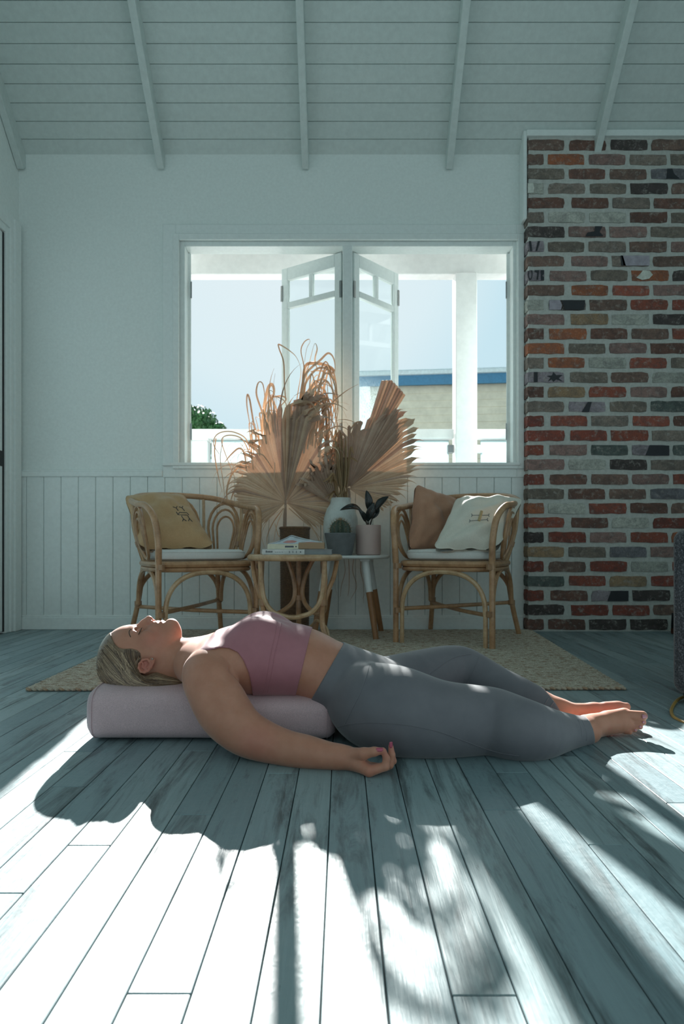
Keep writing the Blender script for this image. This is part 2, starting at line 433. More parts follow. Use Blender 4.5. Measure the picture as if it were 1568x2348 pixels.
# far slope behind the camera side of the ridge
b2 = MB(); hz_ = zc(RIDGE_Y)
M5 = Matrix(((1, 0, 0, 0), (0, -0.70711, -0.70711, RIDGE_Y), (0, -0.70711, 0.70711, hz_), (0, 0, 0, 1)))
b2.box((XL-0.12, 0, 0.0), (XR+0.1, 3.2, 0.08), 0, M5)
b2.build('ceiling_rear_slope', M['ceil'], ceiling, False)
struct(MB().box((XR, 2.3, -0.1), (XR+0.12, YW+0.12, 6.8)).box((XR, -2.6, 2.6), (XR+0.12, 2.3, 6.8)).build('wall_right', M['wall'], None, False), 'white side wall beyond the sofa')  # unseen wall, left open low towards the rear to let more light in
# ---- brick chimney breast: every brick its own object on a mortar bed
def mortar_mat():
    m, nt, b = new_mat('mortar'); g = N(nt, 'ShaderNodeNewGeometry').outputs['Position']
    f = noise(nt, g, 40.0, 6, 0.7)
    nt.links.new(ramp(nt, f, [(0.3, (0.45, 0.465, 0.435)), (0.7, (0.62, 0.635, 0.60))]), b.inputs['Base Color'])
    b.inputs['Roughness'].default_value = 0.95; bump(nt, b, f, 0.6, 0.01); return m
def brick_mat():
    m, nt, b = new_mat('old_brick'); oi = N(nt, 'ShaderNodeObjectInfo')
    g = N(nt, 'ShaderNodeNewGeometry').outputs['Position']
    big = noise(nt, mapping(nt, g, (1, 1, 1.3)), 16.0, 5, 0.65, 0.8); fine = noise(nt, g, 110.0, 4, 0.7); lime = noise(nt, g, 34.0, 7, 0.78, 0.3)
    c = oi.outputs['Color']
    hs = N(nt, 'ShaderNodeHueSaturation'); nt.links.new(c, hs.inputs['Color'])
    hs.inputs['Saturation'].default_value = 0.75; hs.inputs['Value'].default_value = 0.52
    c1 = mixc(nt, ramp(nt, big, [(0.38, (0.75,)*3), (0.58, (0, 0, 0))]), c, hs.outputs[0])
    c2 = mixc(nt, ramp(nt, fine, [(0.35, (0.35,)*3), (0.6, (0, 0, 0))]), c1, (0.05, 0.04, 0.035))
    c3 = mixc(nt, ramp(nt, lime, [(0.53, (0, 0, 0)), (0.68, (0.70,)*3)]), c2, (0.42, 0.40, 0.36))
    nt.links.new(c3, b.inputs['Base Color']); b.inputs['Roughness'].default_value = 0.9
    bump(nt, b, fine, 0.5, 0.006); return m
M['mortar'] = mortar_mat(); M['brick'] = brick_mat()
M['ink'] = simple('black_paint', (0.02, 0.022, 0.028), 0.6); M['lilac'] = simple('lilac_paint', (0.36, 0.33, 0.38), 0.7, 0.1, 30)
M['limewash'] = simple('lime_patch', (0.62, 0.64, 0.58), 0.9, 0.1, 40)
BRICK_TOP = 3.155
brick_wall = MB().box((XB+0.012, YB+0.010, 0), (XR, YW+0.01, BRICK_TOP)).build('wall_brick', M['mortar'], None, False)
struct(brick_wall, 'chimney breast of old recycled red and brown bricks')
BC = {'R': (0.24, 0.062, 0.042), 'r': (0.30, 0.085, 0.055), 'O': (0.36, 0.12, 0.055), 'B': (0.17, 0.085, 0.065), 'b': (0.20, 0.125, 0.10),
      'G': (0.20, 0.165, 0.135), 'g': (0.24, 0.195, 0.165), 'W': (0.46, 0.47, 0.42), 'P': (0.28, 0.175, 0.155), 'K': (0.075, 0.06, 0.058),
      'T': (0.11, 0.135, 0.125), 'Y': (0.33, 0.22, 0.13), 'V': (0.17, 0.165, 0.185), 'L': (0.30, 0.26, 0.29)}
rows = ['bBKbBG', 'bOPgGb', 'GBbVKB', 'WgGKbG', 'BBgBbG', 'gWWBGb', 'KPPGgB', 'LGgbPB', 'bPgbPg', 'LPGOKB', 'bOrPPb', 'WKbrRr', 'PYWKbB',
        'BOBbrG', 'OGPBVb', 'gOWrGb', 'LGbWRr', 'BYrPBr', 'gLGTPb', 'RrgrBR', 'RRrgRO', 'rPTLTr', 'PWKgRB', 'RBbPrb', 'GBbVPr', 'OWrBbR',
        'rBWRGb', 'KRPrOR', 'YGVPbR', 'RbRWrB', 'TrYRBr', 'RBLKRb', 'KRRbGr', 'BBKKBR']
rows = rows[::-1]                                               # from the floor up
NR = len(rows); CH = (BRICK_TOP - 0.004) / NR; BL = 0.262
bmeshes = []
rb = random.Random(3)
def brick_mesh(w, h, seed):
    """a worn brick: chipped corners, slightly uneven face; origin at lower front left"""
    r2 = random.Random(seed); bm = bmesh.new(); nx, nz = 5, 2
    grid = {}
    for i in range(nx+1):
        for j in range(nz+1):
            ex = 0.006*r2.random() if i in (0, nx) else 0.0; ez = 0.0055*r2.random() if j in (0, nz) else 0.0
            cor = 0.006*r2.random() if (i in (0, nx) and j in (0, nz)) else 0
            xx = w*i/nx + (ex+cor)*(1 if i == 0 else -1 if i == nx else 0); zz = h*j/nz + (ez+cor*0.7)*(1 if j == 0 else -1 if j == nz else 0)
            grid[i, j] = bm.verts.new((xx, 0.003*r2.random() + (0.003 if (i in (0, nx) or j in (0, nz)) else 0), zz))
    for i in range(nx):
        for j in range(nz): bm.faces.new((grid[i, j], grid[i+1, j], grid[i+1, j+1], grid[i, j+1]))
    be = [e for e in bm.edges if e.is_boundary]
    ret = bmesh.ops.extrude_edge_only(bm, edges=be)
    for q in ret['geom']:
        if isinstance(q, bmesh.types.BMVert): q.co.y = 0.03
    me = bpy.data.meshes.new('brick'); bm.to_mesh(me); bm.free(); me.materials.append(M['brick']); me.shade_smooth()
    try: me.set_sharp_from_angle(angle=R(35))
    except Exception: pass
    return me
full = [brick_mesh(BL-0.020, CH-0.021, q) for q in range(8)]
half = [brick_mesh(BL*0.5-0.020, CH-0.021, 20+q) for q in range(4)]
BRICKS = {}
for r_, row in enumerate(rows):
    x = XB; first = True; idx = 0; lead_half = (r_ % 2 == 0)
    off = rb.uniform(-0.012, 0.012)
    while x < XR - 0.1 and idx < 7:
        w_ = BL*0.5 if (first and lead_half) else BL
        me = (half if w_ < BL*0.9 else full)[rb.randrange(4 if w_ < BL*0.9 else 8)]
        o = link('brick', me, None, brick_wall)
        o.location = (x + (0.0 if first else 0.009 + off), YB + rb.uniform(-0.003, 0.003), r_*CH + 0.0075 + rb.uniform(-0.0015, 0.0015))
        c = BC[row[idx % len(row)]]; j = rb.uniform(1.0, 1.35)
        o.color = (c[0]*j, c[1]*j, c[2]*j, 1)
        BRICKS[NR-1-r_, idx] = o
        first = False; idx += 1; x += w_
# side faces of the corner bricks
side_me = brick_mesh(0.085, CH-0.019, 77)
for r_, row in enumerate(rows):
    o = link('brick', side_me, None, brick_wall); o.rotation_euler = (0, 0, R(-90)); o.location = (XB, YW-0.004, r_*CH+0.0075)
    c = BC[row[0]]; o.color = (c[0]*1.1, c[1]*1.1, c[2]*1.1, 1)
# remnants of painted lettering and lime on single bricks: flat paint, one millimetre thick
def paint(key, polys, mat):
    b = BRICKS[key]; W_ = max(v.co.x for v in b.data.vertices); H_ = max(v.co.z for v in b.data.vertices)
    mb = MB()
    for poly in polys:
        mb.prism([(x*W_, y*H_) for x, y in poly], 0.0012, Matrix.Translation(b.location) @ Matrix(((1,0,0,0),(0,0,-1,-0.0007),(0,1,0,0),(0,0,0,1))))
    mb.build('paint_mark', mat, b, False)
def ringp(cx, cy, rx, ry, t, a0=0, a1=360, n=14):
    o = [(cx+rx*math.cos(R(a0+(a1-a0)*k/n)), cy+ry*math.sin(R(a0+(a1-a0)*k/n))) for k in range(n+1)]
    i_ = [(cx+(rx-t)*math.cos(R(a0+(a1-a0)*k/n)), cy+(ry-t*2)*math.sin(R(a0+(a1-a0)*k/n))) for k in range(n, -1, -1)]
    return o + i_
paint((2, 3), [[(.42,.05),(.78,.05),(.62,.5),(.58,.95),(.45,.95)]], M['ink'])
paint((6, 1), [[(.45,.05),(.92,.08),(.82,.45),(.9,.95),(.7,.95),(.68,.5),(.5,.4)]], M['ink'])
paint((7, 0), [[(.10,.95),(.22,.95),(.30,.05),(.18,.05)], [(.62,.95),(.74,.95),(.58,.05),(.48,.05)], [(.02,.02),(.1,.02),(.1,.2)]], M['ink'])
paint((9, 0), [ringp(.17,.62,.13,.55,.05,150,400), [(.42,.95),(.68,.95),(.68,.75),(.62,.1),(.54,.1),(.58,.72),(.42,.78)], [(.78,.05),(.97,.05),(.97,.3),(.86,.45),(.97,.6),(.97,.95),(.78,.95)]], M['ink'])
paint((11, 1), [[(.35,.95),(.98,.95),(.94,.05),(.45,.05)]], M['ink'])
paint((11, 1), [[(.02,.05),(.33,.05),(.36,.5),(.30,.95),(.02,.95)]], M['lilac'])
paint((16, 0), [[(.18,.05),(.28,.05),(.28,.95),(.18,.95)], [(.55,.1),(.62,.45),(.52,.6),(.66,.65),(.7,.95),(.78,.66),(.95,.7),(.84,.4),(.96,.08),(.78,.3),(.7,.05),(.66,.3)]], M['ink'])
paint((18, 1), [[(.35,.02),(.55,.02),(.62,.95),(.52,.95)]], M['ink'])
paint((8, 2), [[(.30,.05),(.98,.05),(.98,.95),(.24,.95)]], M['lilac'])
paint((8, 2), [[(.22,.95),(.28,.95),(.36,.05),(.24,.05)]], M['ink'])
paint((3, 0), [[(.03,.06),(.38,.08),(.42,.5),(.36,.94),(.05,.92)]], M['limewash'])
paint((9, 3), [[(.12,.3),(.28,.08),(.46,.2),(.56,.55),(.48,.9),(.3,.95),(.22,.6)]], M['limewash'])
paint((31, 2), [[(.42,.03),(.98,.03),(.98,.95),(.52,.95)]], M['ink'])
paint((21, 3), [[(.35,.03),(.98,.03),(.98,.9),(.46,.95)]], M['ink'])
tr = MB(); tr.box((XB-0.004, YB-0.012, BRICK_TOP-0.004), (XR, YB+0.03, BRICK_TOP+0.036), 0.003); tr.box((XB-0.022, YB+0.0, 2.63), (XB-0.0, YW, BRICK_TOP+0.036), 0.003)
struct(tr.build('trim_2', M['gloss'], None, False), 'white cover strip around the top of the brickwork')
# ================================================================== outside the window
YV = 4.9                                                        # line of the verandah posts
def at(px, py, Y=YV): return P(px, py, Y)
M['deck'] = simple('concrete', (0.48, 0.48, 0.47), 0.9, 0.06, 8)
M['outwhite'] = simple('verandah_paint', (0.86, 0.855, 0.85), 0.5, 0.02, 20)
struct(MB().box((-40, YW+0.12, -0.30), (40, 120, -0.06)).build('ground', M['deck'], None, False), 'pale concrete paving outside')
ver = MB(); ver.box((-4.5, YV-0.05, at(0, 635).z), (4.5, YV+0.06, at(0, 578).z), 0.004)
verb = struct(ver.build('verandah_beam', M['outwhite'], None, False), 'white verandah beam seen through the top of the window')
sf = MB().box((-4.5, YW+0.12, 2.752), (4.5, YV+0.35, 2.79)).build('verandah_ceiling', M['outwhite'], None, False); struct(sf, 'white soffit of the verandah roof')
for px in (440, 715, 985, 1240, 170):
    c = at(px, 570)
    MB().box((c.x-0.037, YW+0.125, 2.715), (c.x+0.037, YV+0.3, 2.756), 0.003).build('verandah_rafter', M['outwhite'], sf, False)
c = at(1065, 800)
post = thing('verandah_post', (c.x, YV, -0.06), 'tall square white verandah post outside the right half of the window', 'post')
MB().box((c.x-0.079, YV-0.079, -0.06), (c.x+0.079, YV+0.079, at(0, 634).z), 0.006).build('shaft', M['outwhite'], post, False)
MB().box((c.x-0.095, YV-0.095, -0.06), (c.x+0.095, YV+0.095, 0.06), 0.004).build('plinth', M['outwhite'], post, False)
sp = at(459, 1040)
stub = thing('fence_pillar', (sp.x, YV+0.02, -0.06), 'short square white pillar under the fence rail, left side of window', 'pillar')
MB().box((sp.x-0.062, YV-0.035, -0.06), (sp.x+0.062, YV+0.085, at(0, 1012).z), 0.005).build('shaft', M['outwhite'], stub, False)
MB().box((sp.x-0.068, YV-0.041, at(0, 1012).z), (sp.x+0.068, YV+0.091, at(0, 1006).z), 0.003).build('cap', M['outwhite'], stub, False)
bal = thing('balustrade', (0, YV, -0.06), 'white rail with frosted glass panels along the verandah edge', 'balustrade')
rz0, rz1 = at(0, 1008).z, at(0, 985).z
for xa, xb in ((-4.4, c.x-0.085), (c.x+0.085, 4.4)):
    MB().box((xa, YV-0.03, rz0 + 0.004), (xb, YV+0.05, rz1), 0.004).build('top_rail', M['outwhite'], bal, False)
for xa, xb in ((-4.3, -2.9), (-2.85, sp.x-0.085), (sp.x+0.085, 0.0), (0.04, c.x-0.12), (c.x+0.12, 2.3), (2.35, 4.3)):
    MB().box((xa, YV-0.006, 0.02), (xb, YV+0.006, rz0-0.004)).build('glass_panel', M['frost'], bal, False)
for px in (1032, 1098, 437):
    q = at(px, 1030); MB().box((q.x-0.024, YV-0.025, q.z-0.03), (q.x+0.024, YV+0.025, q.z+0.03), 0.004).build('glass_clamp', M['steel'] if px != 1098 else M['outwhite'], bal, False)
# neighbour's house
YN = 14.0
M['fascia'] = simple('blue_fascia', (0.035, 0.17, 0.31), 0.5); M['gutter'] = simple('gutter_paint', (0.52, 0.62, 0.66), 0.4)
M['board'] = simple('cream_weatherboard', (0.60, 0.58, 0.48), 0.7, 0.05, 6)
hs = thing('house', (3.0, YN, -0.06), 'cream weatherboard house with blue fascia beyond the fence', 'house')
rot = Matrix.Translation((1.1, YN, 0)) @ Matrix.Rotation(R(-6), 4, 'Z') @ Matrix.Translation((-1.1, -YN, 0))
hz0 = P(910, 870, YN).z
MB().box((0.35, YN-0.35, hz0+0.01), (9, YN-0.22, hz0+0.10), 0.02, rot).build('gutter', M['gutter'], hs, False)
MB().box((0.35, YN-0.26, hz0-0.19), (9, YN-0.2, hz0+0.02), 0, rot).build('fascia', M['fascia'], hs, False)
MB().box((0.6, YN+0.02, -0.06), (9, YN+3.0, hz0-0.1), 0, rot).build('wall', M['board'], hs, False)
MB().add([rot @ Vector(q) for q in ((0.3,YN-0.3,hz0+0.05),(9,YN-0.3,hz0+0.05),(9,YN+3.3,hz0+0.25),(0.3,YN+3.3,hz0+0.25),(0.3,YN-0.3,hz0+0.12),(9,YN-0.3,hz0+0.12),(9,YN+3.3,hz0+0.32),(0.3,YN+3.3,hz0+0.32))],
    [(0,3,2,1),(4,5,6,7),(0,1,5,4),(1,2,6,5),(2,3,7,6),(3,0,4,7)]).build('roof', M['gutter'], hs, False)
for k in range(16):
    z_ = hz0 - 0.17 - 0.155*(k+1)
    Mt = rot @ Matrix.Translation((0, YN, z_)) @ Matrix.Rotation(R(-6), 4, 'X')
    MB().box((0.6, -0.035, 0), (9, 0.0, 0.17), 0, Mt).build('weatherboard', M['board'], hs, False)
# round tree crown beyond the fence, leaf by leaf
M['leaf_far'] = simple('tree_leaf', (0.045, 0.15, 0.045), 0.5, 0.3, 3); M['bark'] = simple('bark', (0.12, 0.09, 0.06), 0.9)
YT = 12.0; tc_ = P(440, 985, YT)
tree = thing('tree', (tc_.x, YT, -0.06), 'round dark green tree beyond the fence at the lower left of window', 'tree')
lv = MB(); rt = random.Random(5)
lobes = [(-0.2, 0.14, 0.38), (0.12, 0.08, 0.36), (0.38, -0.13, 0.30), (-0.55, 0.16, 0.38), (0.0, -0.3, 0.42), (-0.95, 0.0, 0.42), (0.56, -0.30, 0.22)]
for _ in range(7000):
    lx, lz, lr = rt.choice(lobes)
    d = Vector((rt.gauss(0,1), rt.gauss(0,1), rt.gauss(0,1))).normalized() * lr * (0.72 + 0.3*rt.random())
    c_ = Vector((tc_.x + lx, YT, tc_.z + lz)) + d
    a = Vector((rt.gauss(0,1), rt.gauss(0,1), rt.gauss(0,1))).normalized(); b_ = a.cross(d.normalized()).normalized(); s = 0.035*rt.uniform(0.7, 1.4)
    lv.add([c_ - a*s, c_ + b_*s*0.55, c_ + a*s, c_ - b_*s*0.55], [(0, 1, 2, 3)])
f_ = lv.build('foliage', M['leaf_far'], tree, False); f_['kind'] = 'stuff'
core = MB()
for lx, lz, lr in lobes:
    core.lathe([(0.001, -lr*0.75), (lr*0.55, -lr*0.5), (lr*0.75, 0), (lr*0.55, lr*0.5), (0.001, lr*0.75)], (tc_.x+lx, YT, tc_.z+lz), 10)
core.build('inner_crown', M['leaf_far'], tree)
MB().tube([(tc_.x-0.2, YT, -0.06), (tc_.x-0.22, YT, 1.2), (tc_.x-0.2, YT, tc_.z)], [0.14, 0.11, 0.08]).build('trunk', M['bark'], tree)
# ================================================================== the woman on the bolster
# The body is sculpted as one distance field (round cones and ellipsoids blended smoothly) and turned into one surface.
class Field:
    def __init__(s): s.ops = []
    def seg(s, a, b, ra, rb_, k=0.02, sy=1.0, op='u'):
        a = np.array(a, np.float32); b = np.array(b, np.float32); rm = max(ra, rb_) * max(1.0, sy) + k + 0.012
        lo = np.minimum(a, b) - rm; hi = np.maximum(a, b) + rm
        ab = b - a; L2 = float(ab @ ab) + 1e-12
        def f(X, Y, Z):
            px, py, pz = X-a[0], (Y-a[1])/sy, Z-a[2]
            bx, by, bz = ab[0], ab[1]/sy, ab[2]
            t = np.clip((px*bx + py*by + pz*bz) / (bx*bx+by*by+bz*bz+1e-12), 0, 1)
            return np.sqrt((px-t*bx)**2 + (py-t*by)**2 + (pz-t*bz)**2) - (ra + (rb_-ra)*t)
        s.ops.append((f, lo, hi, k, op)); return s
    def ell(s, c, r, k=0.02, rot=None, op='u'):
        c = np.array(c, np.float32); r = np.array(r, np.float32); m = np.array(rot if rot is not None else np.eye(3), np.float32)
        rm = float(r.max()) + k + 0.012
        def f(X, Y, Z):
            x, y, z = X-c[0], Y-c[1], Z-c[2]
            u = (m[0,0]*x+m[1,0]*y+m[2,0]*z)/r[0]; v = (m[0,1]*x+m[1,1]*y+m[2,1]*z)/r[1]; q = (m[0,2]*x+m[1,2]*y+m[2,2]*z)/r[2]
            k0 = np.sqrt(u*u+v*v+q*q); k1 = np.sqrt((u/r[0])**2+(v/r[1])**2+(q/r[2])**2) + 1e-9
            return k0*(k0-1.0)/k1
        s.ops.append((f, c-rm, c+rm, k, op)); return s
    def chain(s, pts, k=0.02, n=4, sy=None):
        """pts: (x, y, z, r[, sy]) joints -> smooth tapering limb"""
        q = spline(pts, n)
        for a, b in zip(q[:-1], q[1:]):
            s.seg(a[:3], b[:3], max(a[3], 0.002), max(b[3], 0.002), k, (a[4]+b[4])/2 if len(a) > 4 else (sy or 1.0))
        return s
    def grid(s, lo, hi, h):
        lo = np.array(lo, float); hi = np.array(hi, float); n = np.ceil((hi-lo)/h).astype(int)+1
        ax = [(lo[i] + h*np.arange(n[i])).astype(np.float32) for i in range(3)]
        D = np.full(n, 0.5, np.float32)
        for f, l, u, k, op in s.ops:
            i0 = [max(0, int((l[i]-lo[i])//h)) for i in range(3)]; i1 = [min(n[i], int((u[i]-lo[i])//h)+2) for i in range(3)]
            if any(i1[i] <= i0[i] for i in range(3)): continue
            sl_ = tuple(slice(i0[i], i1[i]) for i in range(3))
            d = f(ax[0][sl_[0]][:,None,None], ax[1][sl_[1]][None,:,None], ax[2][sl_[2]][None,None,:]).astype(np.float32)
            e = D[sl_]
            if op == 'u':
                hh = np.clip(0.5 + 0.5*(e-d)/k, 0, 1); D[sl_] = e + (d-e)*hh - k*hh*(1-hh)
            else:
                d = -d; hh = np.clip(0.5 - 0.5*(e-d)/k, 0, 1); D[sl_] = e + (d-e)*hh + k*hh*(1-hh)
        return D, ax
def surface_nets(D, ax):
    """closed quad surface through the zero level of a sampled field"""
    h = [a[1]-a[0] for a in ax]; o = [a[0] for a in ax]; I = D < 0
    nx, ny, nz = D.shape
    cor = [(i, j, k) for i in (0,1) for j in (0,1) for k in (0,1)]
    cnt = np.zeros((nx-1, ny-1, nz-1), np.int8)
    for i, j, k in cor: cnt += I[i:nx-1+i, j:ny-1+j, k:nz-1+k]
    act = (cnt > 0) & (cnt < 8); idx = np.argwhere(act); m = len(idx)
    ids = np.full(act.shape, -1, np.int64); ids[act] = np.arange(m)
    acc = np.zeros((m, 3)); c = np.zeros(m)
    ii, jj, kk = idx.T
    for a in range(8):
        for b in range(a+1, 8):
            A, B = cor[a], cor[b]
            if sum(abs(A[q]-B[q]) for q in range(3)) != 1: continue
            da = D[ii+A[0], jj+A[1], kk+A[2]].astype(float); db = D[ii+B[0], jj+B[1], kk+B[2]].astype(float)
            w_ = (da < 0) != (db < 0); t = np.where(w_, da/np.where(w_, da-db, 1), 0)
            for q in range(3): acc[:, q] += np.where(w_, A[q] + t*(B[q]-A[q]), 0)
            c += w_
    V = (acc/c[:,None] + idx) * np.array(h) + np.array(o)
    Q = []
    e = np.argwhere(I[:-1,1:-1,1:-1] != I[1:,1:-1,1:-1]); i, j, k = e[:,0], e[:,1]+1, e[:,2]+1
    q = np.stack([ids[i,j-1,k-1], ids[i,j,k-1], ids[i,j,k], ids[i,j-1,k]], 1); fl = ~I[i,j,k]; q[fl] = q[fl][:, ::-1]; Q.append(q)
    e = np.argwhere(I[1:-1,:-1,1:-1] != I[1:-1,1:,1:-1]); i, j, k = e[:,0]+1, e[:,1], e[:,2]+1
    q = np.stack([ids[i-1,j,k-1], ids[i-1,j,k], ids[i,j,k], ids[i,j,k-1]], 1); fl = ~I[i,j,k]; q[fl] = q[fl][:, ::-1]; Q.append(q)
    e = np.argwhere(I[1:-1,1:-1,:-1] != I[1:-1,1:-1,1:]); i, j, k = e[:,0]+1, e[:,1]+1, e[:,2]
    q = np.stack([ids[i-1,j-1,k], ids[i,j-1,k], ids[i,j,k], ids[i-1,j,k]], 1); fl = ~I[i,j,k]; q[fl] = q[fl][:, ::-1]; Q.append(q)
    Q = np.concatenate(Q); return V, Q
def np_mesh(name, V, Q):
    me = bpy.data.meshes.new(name); me.vertices.add(len(V)); me.vertices.foreach_set('co', V.astype(np.float32).ravel())
    me.loops.add(len(Q)*4); me.loops.foreach_set('vertex_index', Q.astype(np.int32).ravel())
    me.polygons.add(len(Q)); me.polygons.foreach_set('loop_start', np.arange(0, len(Q)*4, 4, dtype=np.int32))
    me.update(calc_edges=True); me.validate(); me.shade_smooth(); return me
def join_np(parts):
    Vs, Qs, b = [], [], 0
    for V, Q in parts: Vs.append(V); Qs.append(Q+b); b += len(V)
    return np.concatenate(Vs), np.concatenate(Qs)
def keep(V, Q, cond):
    """faces whose centre satisfies a condition"""
    c = V[Q].mean(1); Q = Q[cond(c)]; u, inv = np.unique(Q, return_inverse=True); return V[u], inv.reshape(Q.shape)

YM = 1.95                                                       # the body's plane of symmetry
def Z3(px, py, Y): q = P(px, py, Y); return (q.x, q.y, q.z)
def C4(px, py, Y, r, sy=None): q = P(px, py, Y); return (q.x, q.y, q.z, r) if sy is None else (q.x, q.y, q.z, r, sy)
def mir(p): return (p[0], 2*YM - p[1]) + tuple(p[2:])

torso = Field()
tor = [(440, 0.205, .052, 1.5), (475, 0.200, .064, 2.0), (510, 0.203, .078, 1.80), (560, 0.211, .090, 1.56), (610, 0.213, .0935, 1.45), (660, 0.211, .092, 1.40),
       (705, 0.200, .086, 1.42), (745, 0.172, .085, 1.45), (790, 0.140, .095, 1.52), (840, 0.108, .103, 1.62), (885, 0.100, .092, 1.72)]
torso.chain([((px-CX)/FPX*YM, YM, z, r, sy) for px, z, r, sy in tor], 0.025, 3)
for s_ in (-1, 1):
    yb = YM + s_*0.078
    q = P(596, 1250, YM)
    torso.ell((q.x, yb, 0.262), (.082, .070, .079), 0.035)      # bust under the top
    torso.ell((q.x+0.02, yb, 0.250), (.075, .066, .072), 0.03)
torso.ell((P(600, 1250, YM).x, YM, 0.252), (.082, .062, .076), 0.03)
def shoulder(F, near):
    m = (lambda p: p) if near else mir
    F.seg(m(Z3(446, 1512, 1.935)), m(Z3(482, 1538, 1.80)), .046, .056, .03)
    F.seg(m(Z3(495, 1530, 1.80)), m(Z3(570, 1492, 1.90)), .050, .052, .035)
    F.seg(m(Z3(455, 1484, 1.945)), m(Z3(500, 1508, 1.83)), .013, .016, .022)       # collarbone
arm_pts = [C4(472, 1540, 1.785, .060), C4(482, 1566, 1.765, .066), C4(513, 1628, 1.728, .0665), C4(551, 1672, 1.70, .0565), C4(596, 1696, 1.680, .0490),
           C4(660, 1716, 1.650, .0400), C4(705, 1724, 1.630, .0360), C4(755, 1733, 1.618, .0290), C4(793, 1737, 1.612, .0258)]
hand = Field()
def add_hand(F, m):
    W_ = Z3(797, 1738, 1.612)
    mcp = [C4(846, 1768, 1.556, .0135), C4(850, 1766, 1.577, .013), C4(848, 1762, 1.596, .0125), C4(842, 1757, 1.614, .0115)]
    for q, r0 in zip(mcp, (.022, .024, .023, .02)): F.seg(m(W_), m(q[:3]), r0, q[3], .010)
    fing = [[mcp[0], C4(883, 1758, 1.556, .0100), C4(886, 1740, 1.560, .0088), C4(880, 1724, 1.563, .0070)],
            [mcp[1], C4(893, 1754, 1.578, .0098), C4(898, 1731, 1.580, .0086), C4(896, 1711, 1.583, .0062)],
            [mcp[2], C4(888, 1757, 1.599, .0095), C4(901, 1745, 1.601, .0085), C4(899, 1727, 1.603, .0066)],
            [mcp[3], C4(873, 1758, 1.617, .0085), C4(888, 1752, 1.619, .0078), C4(890, 1740, 1.620, .0060)]]
    for fg in fing:
        for a, b in zip(fg[:-1], fg[1:]): F.seg(m(a[:3]), m(b[:3]), a[3], b[3], .0035)
    th = [C4(806, 1733, 1.603, .020), C4(834, 1728, 1.572, .0140), C4(858, 1723.5, 1.562, .0108), C4(877, 1721, 1.561, .0076)]
    for a, b in zip(th[:-1], th[1:]): F.seg(m(a[:3]), m(b[:3]), a[3], b[3], .005)
ident = lambda p: tuple(p)

legs = Field()
near_leg = [C4(838, 1612, 1.835, .098), C4(872, 1622, 1.790, .106), C4(920, 1632, 1.746, .1045), C4(1000, 1648, 1.733, .0895), C4(1070, 1651, 1.748, .0815),
            C4(1120, 1652, 1.762, .0755), C4(1152, 1661, 1.742, .0725), C4(1190, 1672, 1.708, .068), C4(1240, 1679, 1.722, .0575), C4(1290, 1678, 1.786, .0415),
            C4(1325, 1677, 1.826, .0305), C4(1352, 1676, 1.850, .0275)]
far_leg = [C4(845, 1588, 2.03, .094), C4(895, 1580, 2.09, .092), C4(950, 1561, 2.14, .084), C4(1010, 1542, 2.20, .0755), C4(1052, 1534, 2.225, .0655), C4(1082, 1544, 2.205, .0585),
           C4(1120, 1564, 2.165, .0555), C4(1180, 1591, 2.09, .0490), C4(1230, 1611, 2.04, .0375), C4(1268, 1626, 2.005, .0290), C4(1285, 1631, 1.995, .0275)]
legs.chain(near_leg, .02, 4); legs.chain(far_leg, .02, 4)
feet = Field()
def foot_near(F):
    F.seg(Z3(1348, 1676, 1.848), Z3(1352, 1672, 1.895), .0275, .030, .02)                       # heel, behind
    F.seg(Z3(1345, 1664, 1.865), Z3(1392, 1656, 1.885), .029, .026, .02)
    F.seg(Z3(1366, 1663, 1.870), Z3(1428, 1650, 1.892), .0255, .0225, .02)
    F.seg(Z3(1392, 1645, 1.893), Z3(1432, 1639, 1.895), .0155, .0195, .016)                     # ball of the big toe
    F.seg(Z3(1380, 1671, 1.885), Z3(1440, 1668, 1.888), .0185, .0140, .016)                     # outer edge
    F.seg(Z3(1428, 1652, 1.892), Z3(1444, 1655, 1.890), .022, .0165, .012)
    for a, b, ra, rb_ in (((1440, 1640), (1473, 1641.5), .0150, .0138), ((1446, 1653), (1474, 1656), .0102, .0088), ((1446, 1663), (1467, 1666.5), .0092, .0080),
                          ((1440, 1670.5), (1455, 1673.5), .0082, .0072), ((1432, 1677), (1444, 1679), .0082, .0068)):
        F.seg(Z3(*a, 1.884), Z3(*b, 1.872), ra, rb_, .0025)
def foot_far(F):
    F.seg(Z3(1287, 1633, 1.998), Z3(1300, 1637, 1.985), .028, .027, .02)
    F.seg(Z3(1300, 1630, 2.0), Z3(1362, 1629, 2.005), .0235, .0215, .02)
    F.seg(Z3(1362, 1632, 2.005), Z3(1412, 1631, 2.005), .0225, .0260, .02)
    F.seg(Z3(1390, 1622, 2.005), Z3(1418, 1622, 2.005), .0150, .0175, .015)
    F.seg(Z3(1412, 1622, 2.005), Z3(1436, 1620.5, 2.004), .0155, .0125, .006)
    for a, b, r_ in (((1412, 1632), (1434, 1632), .0095), ((1410, 1640), (1428, 1640), .0090), ((1406, 1646), (1420, 1647), .0085)):
        F.seg(Z3(*a, 2.01), Z3(*b, 2.015), r_, r_*0.85, .004)

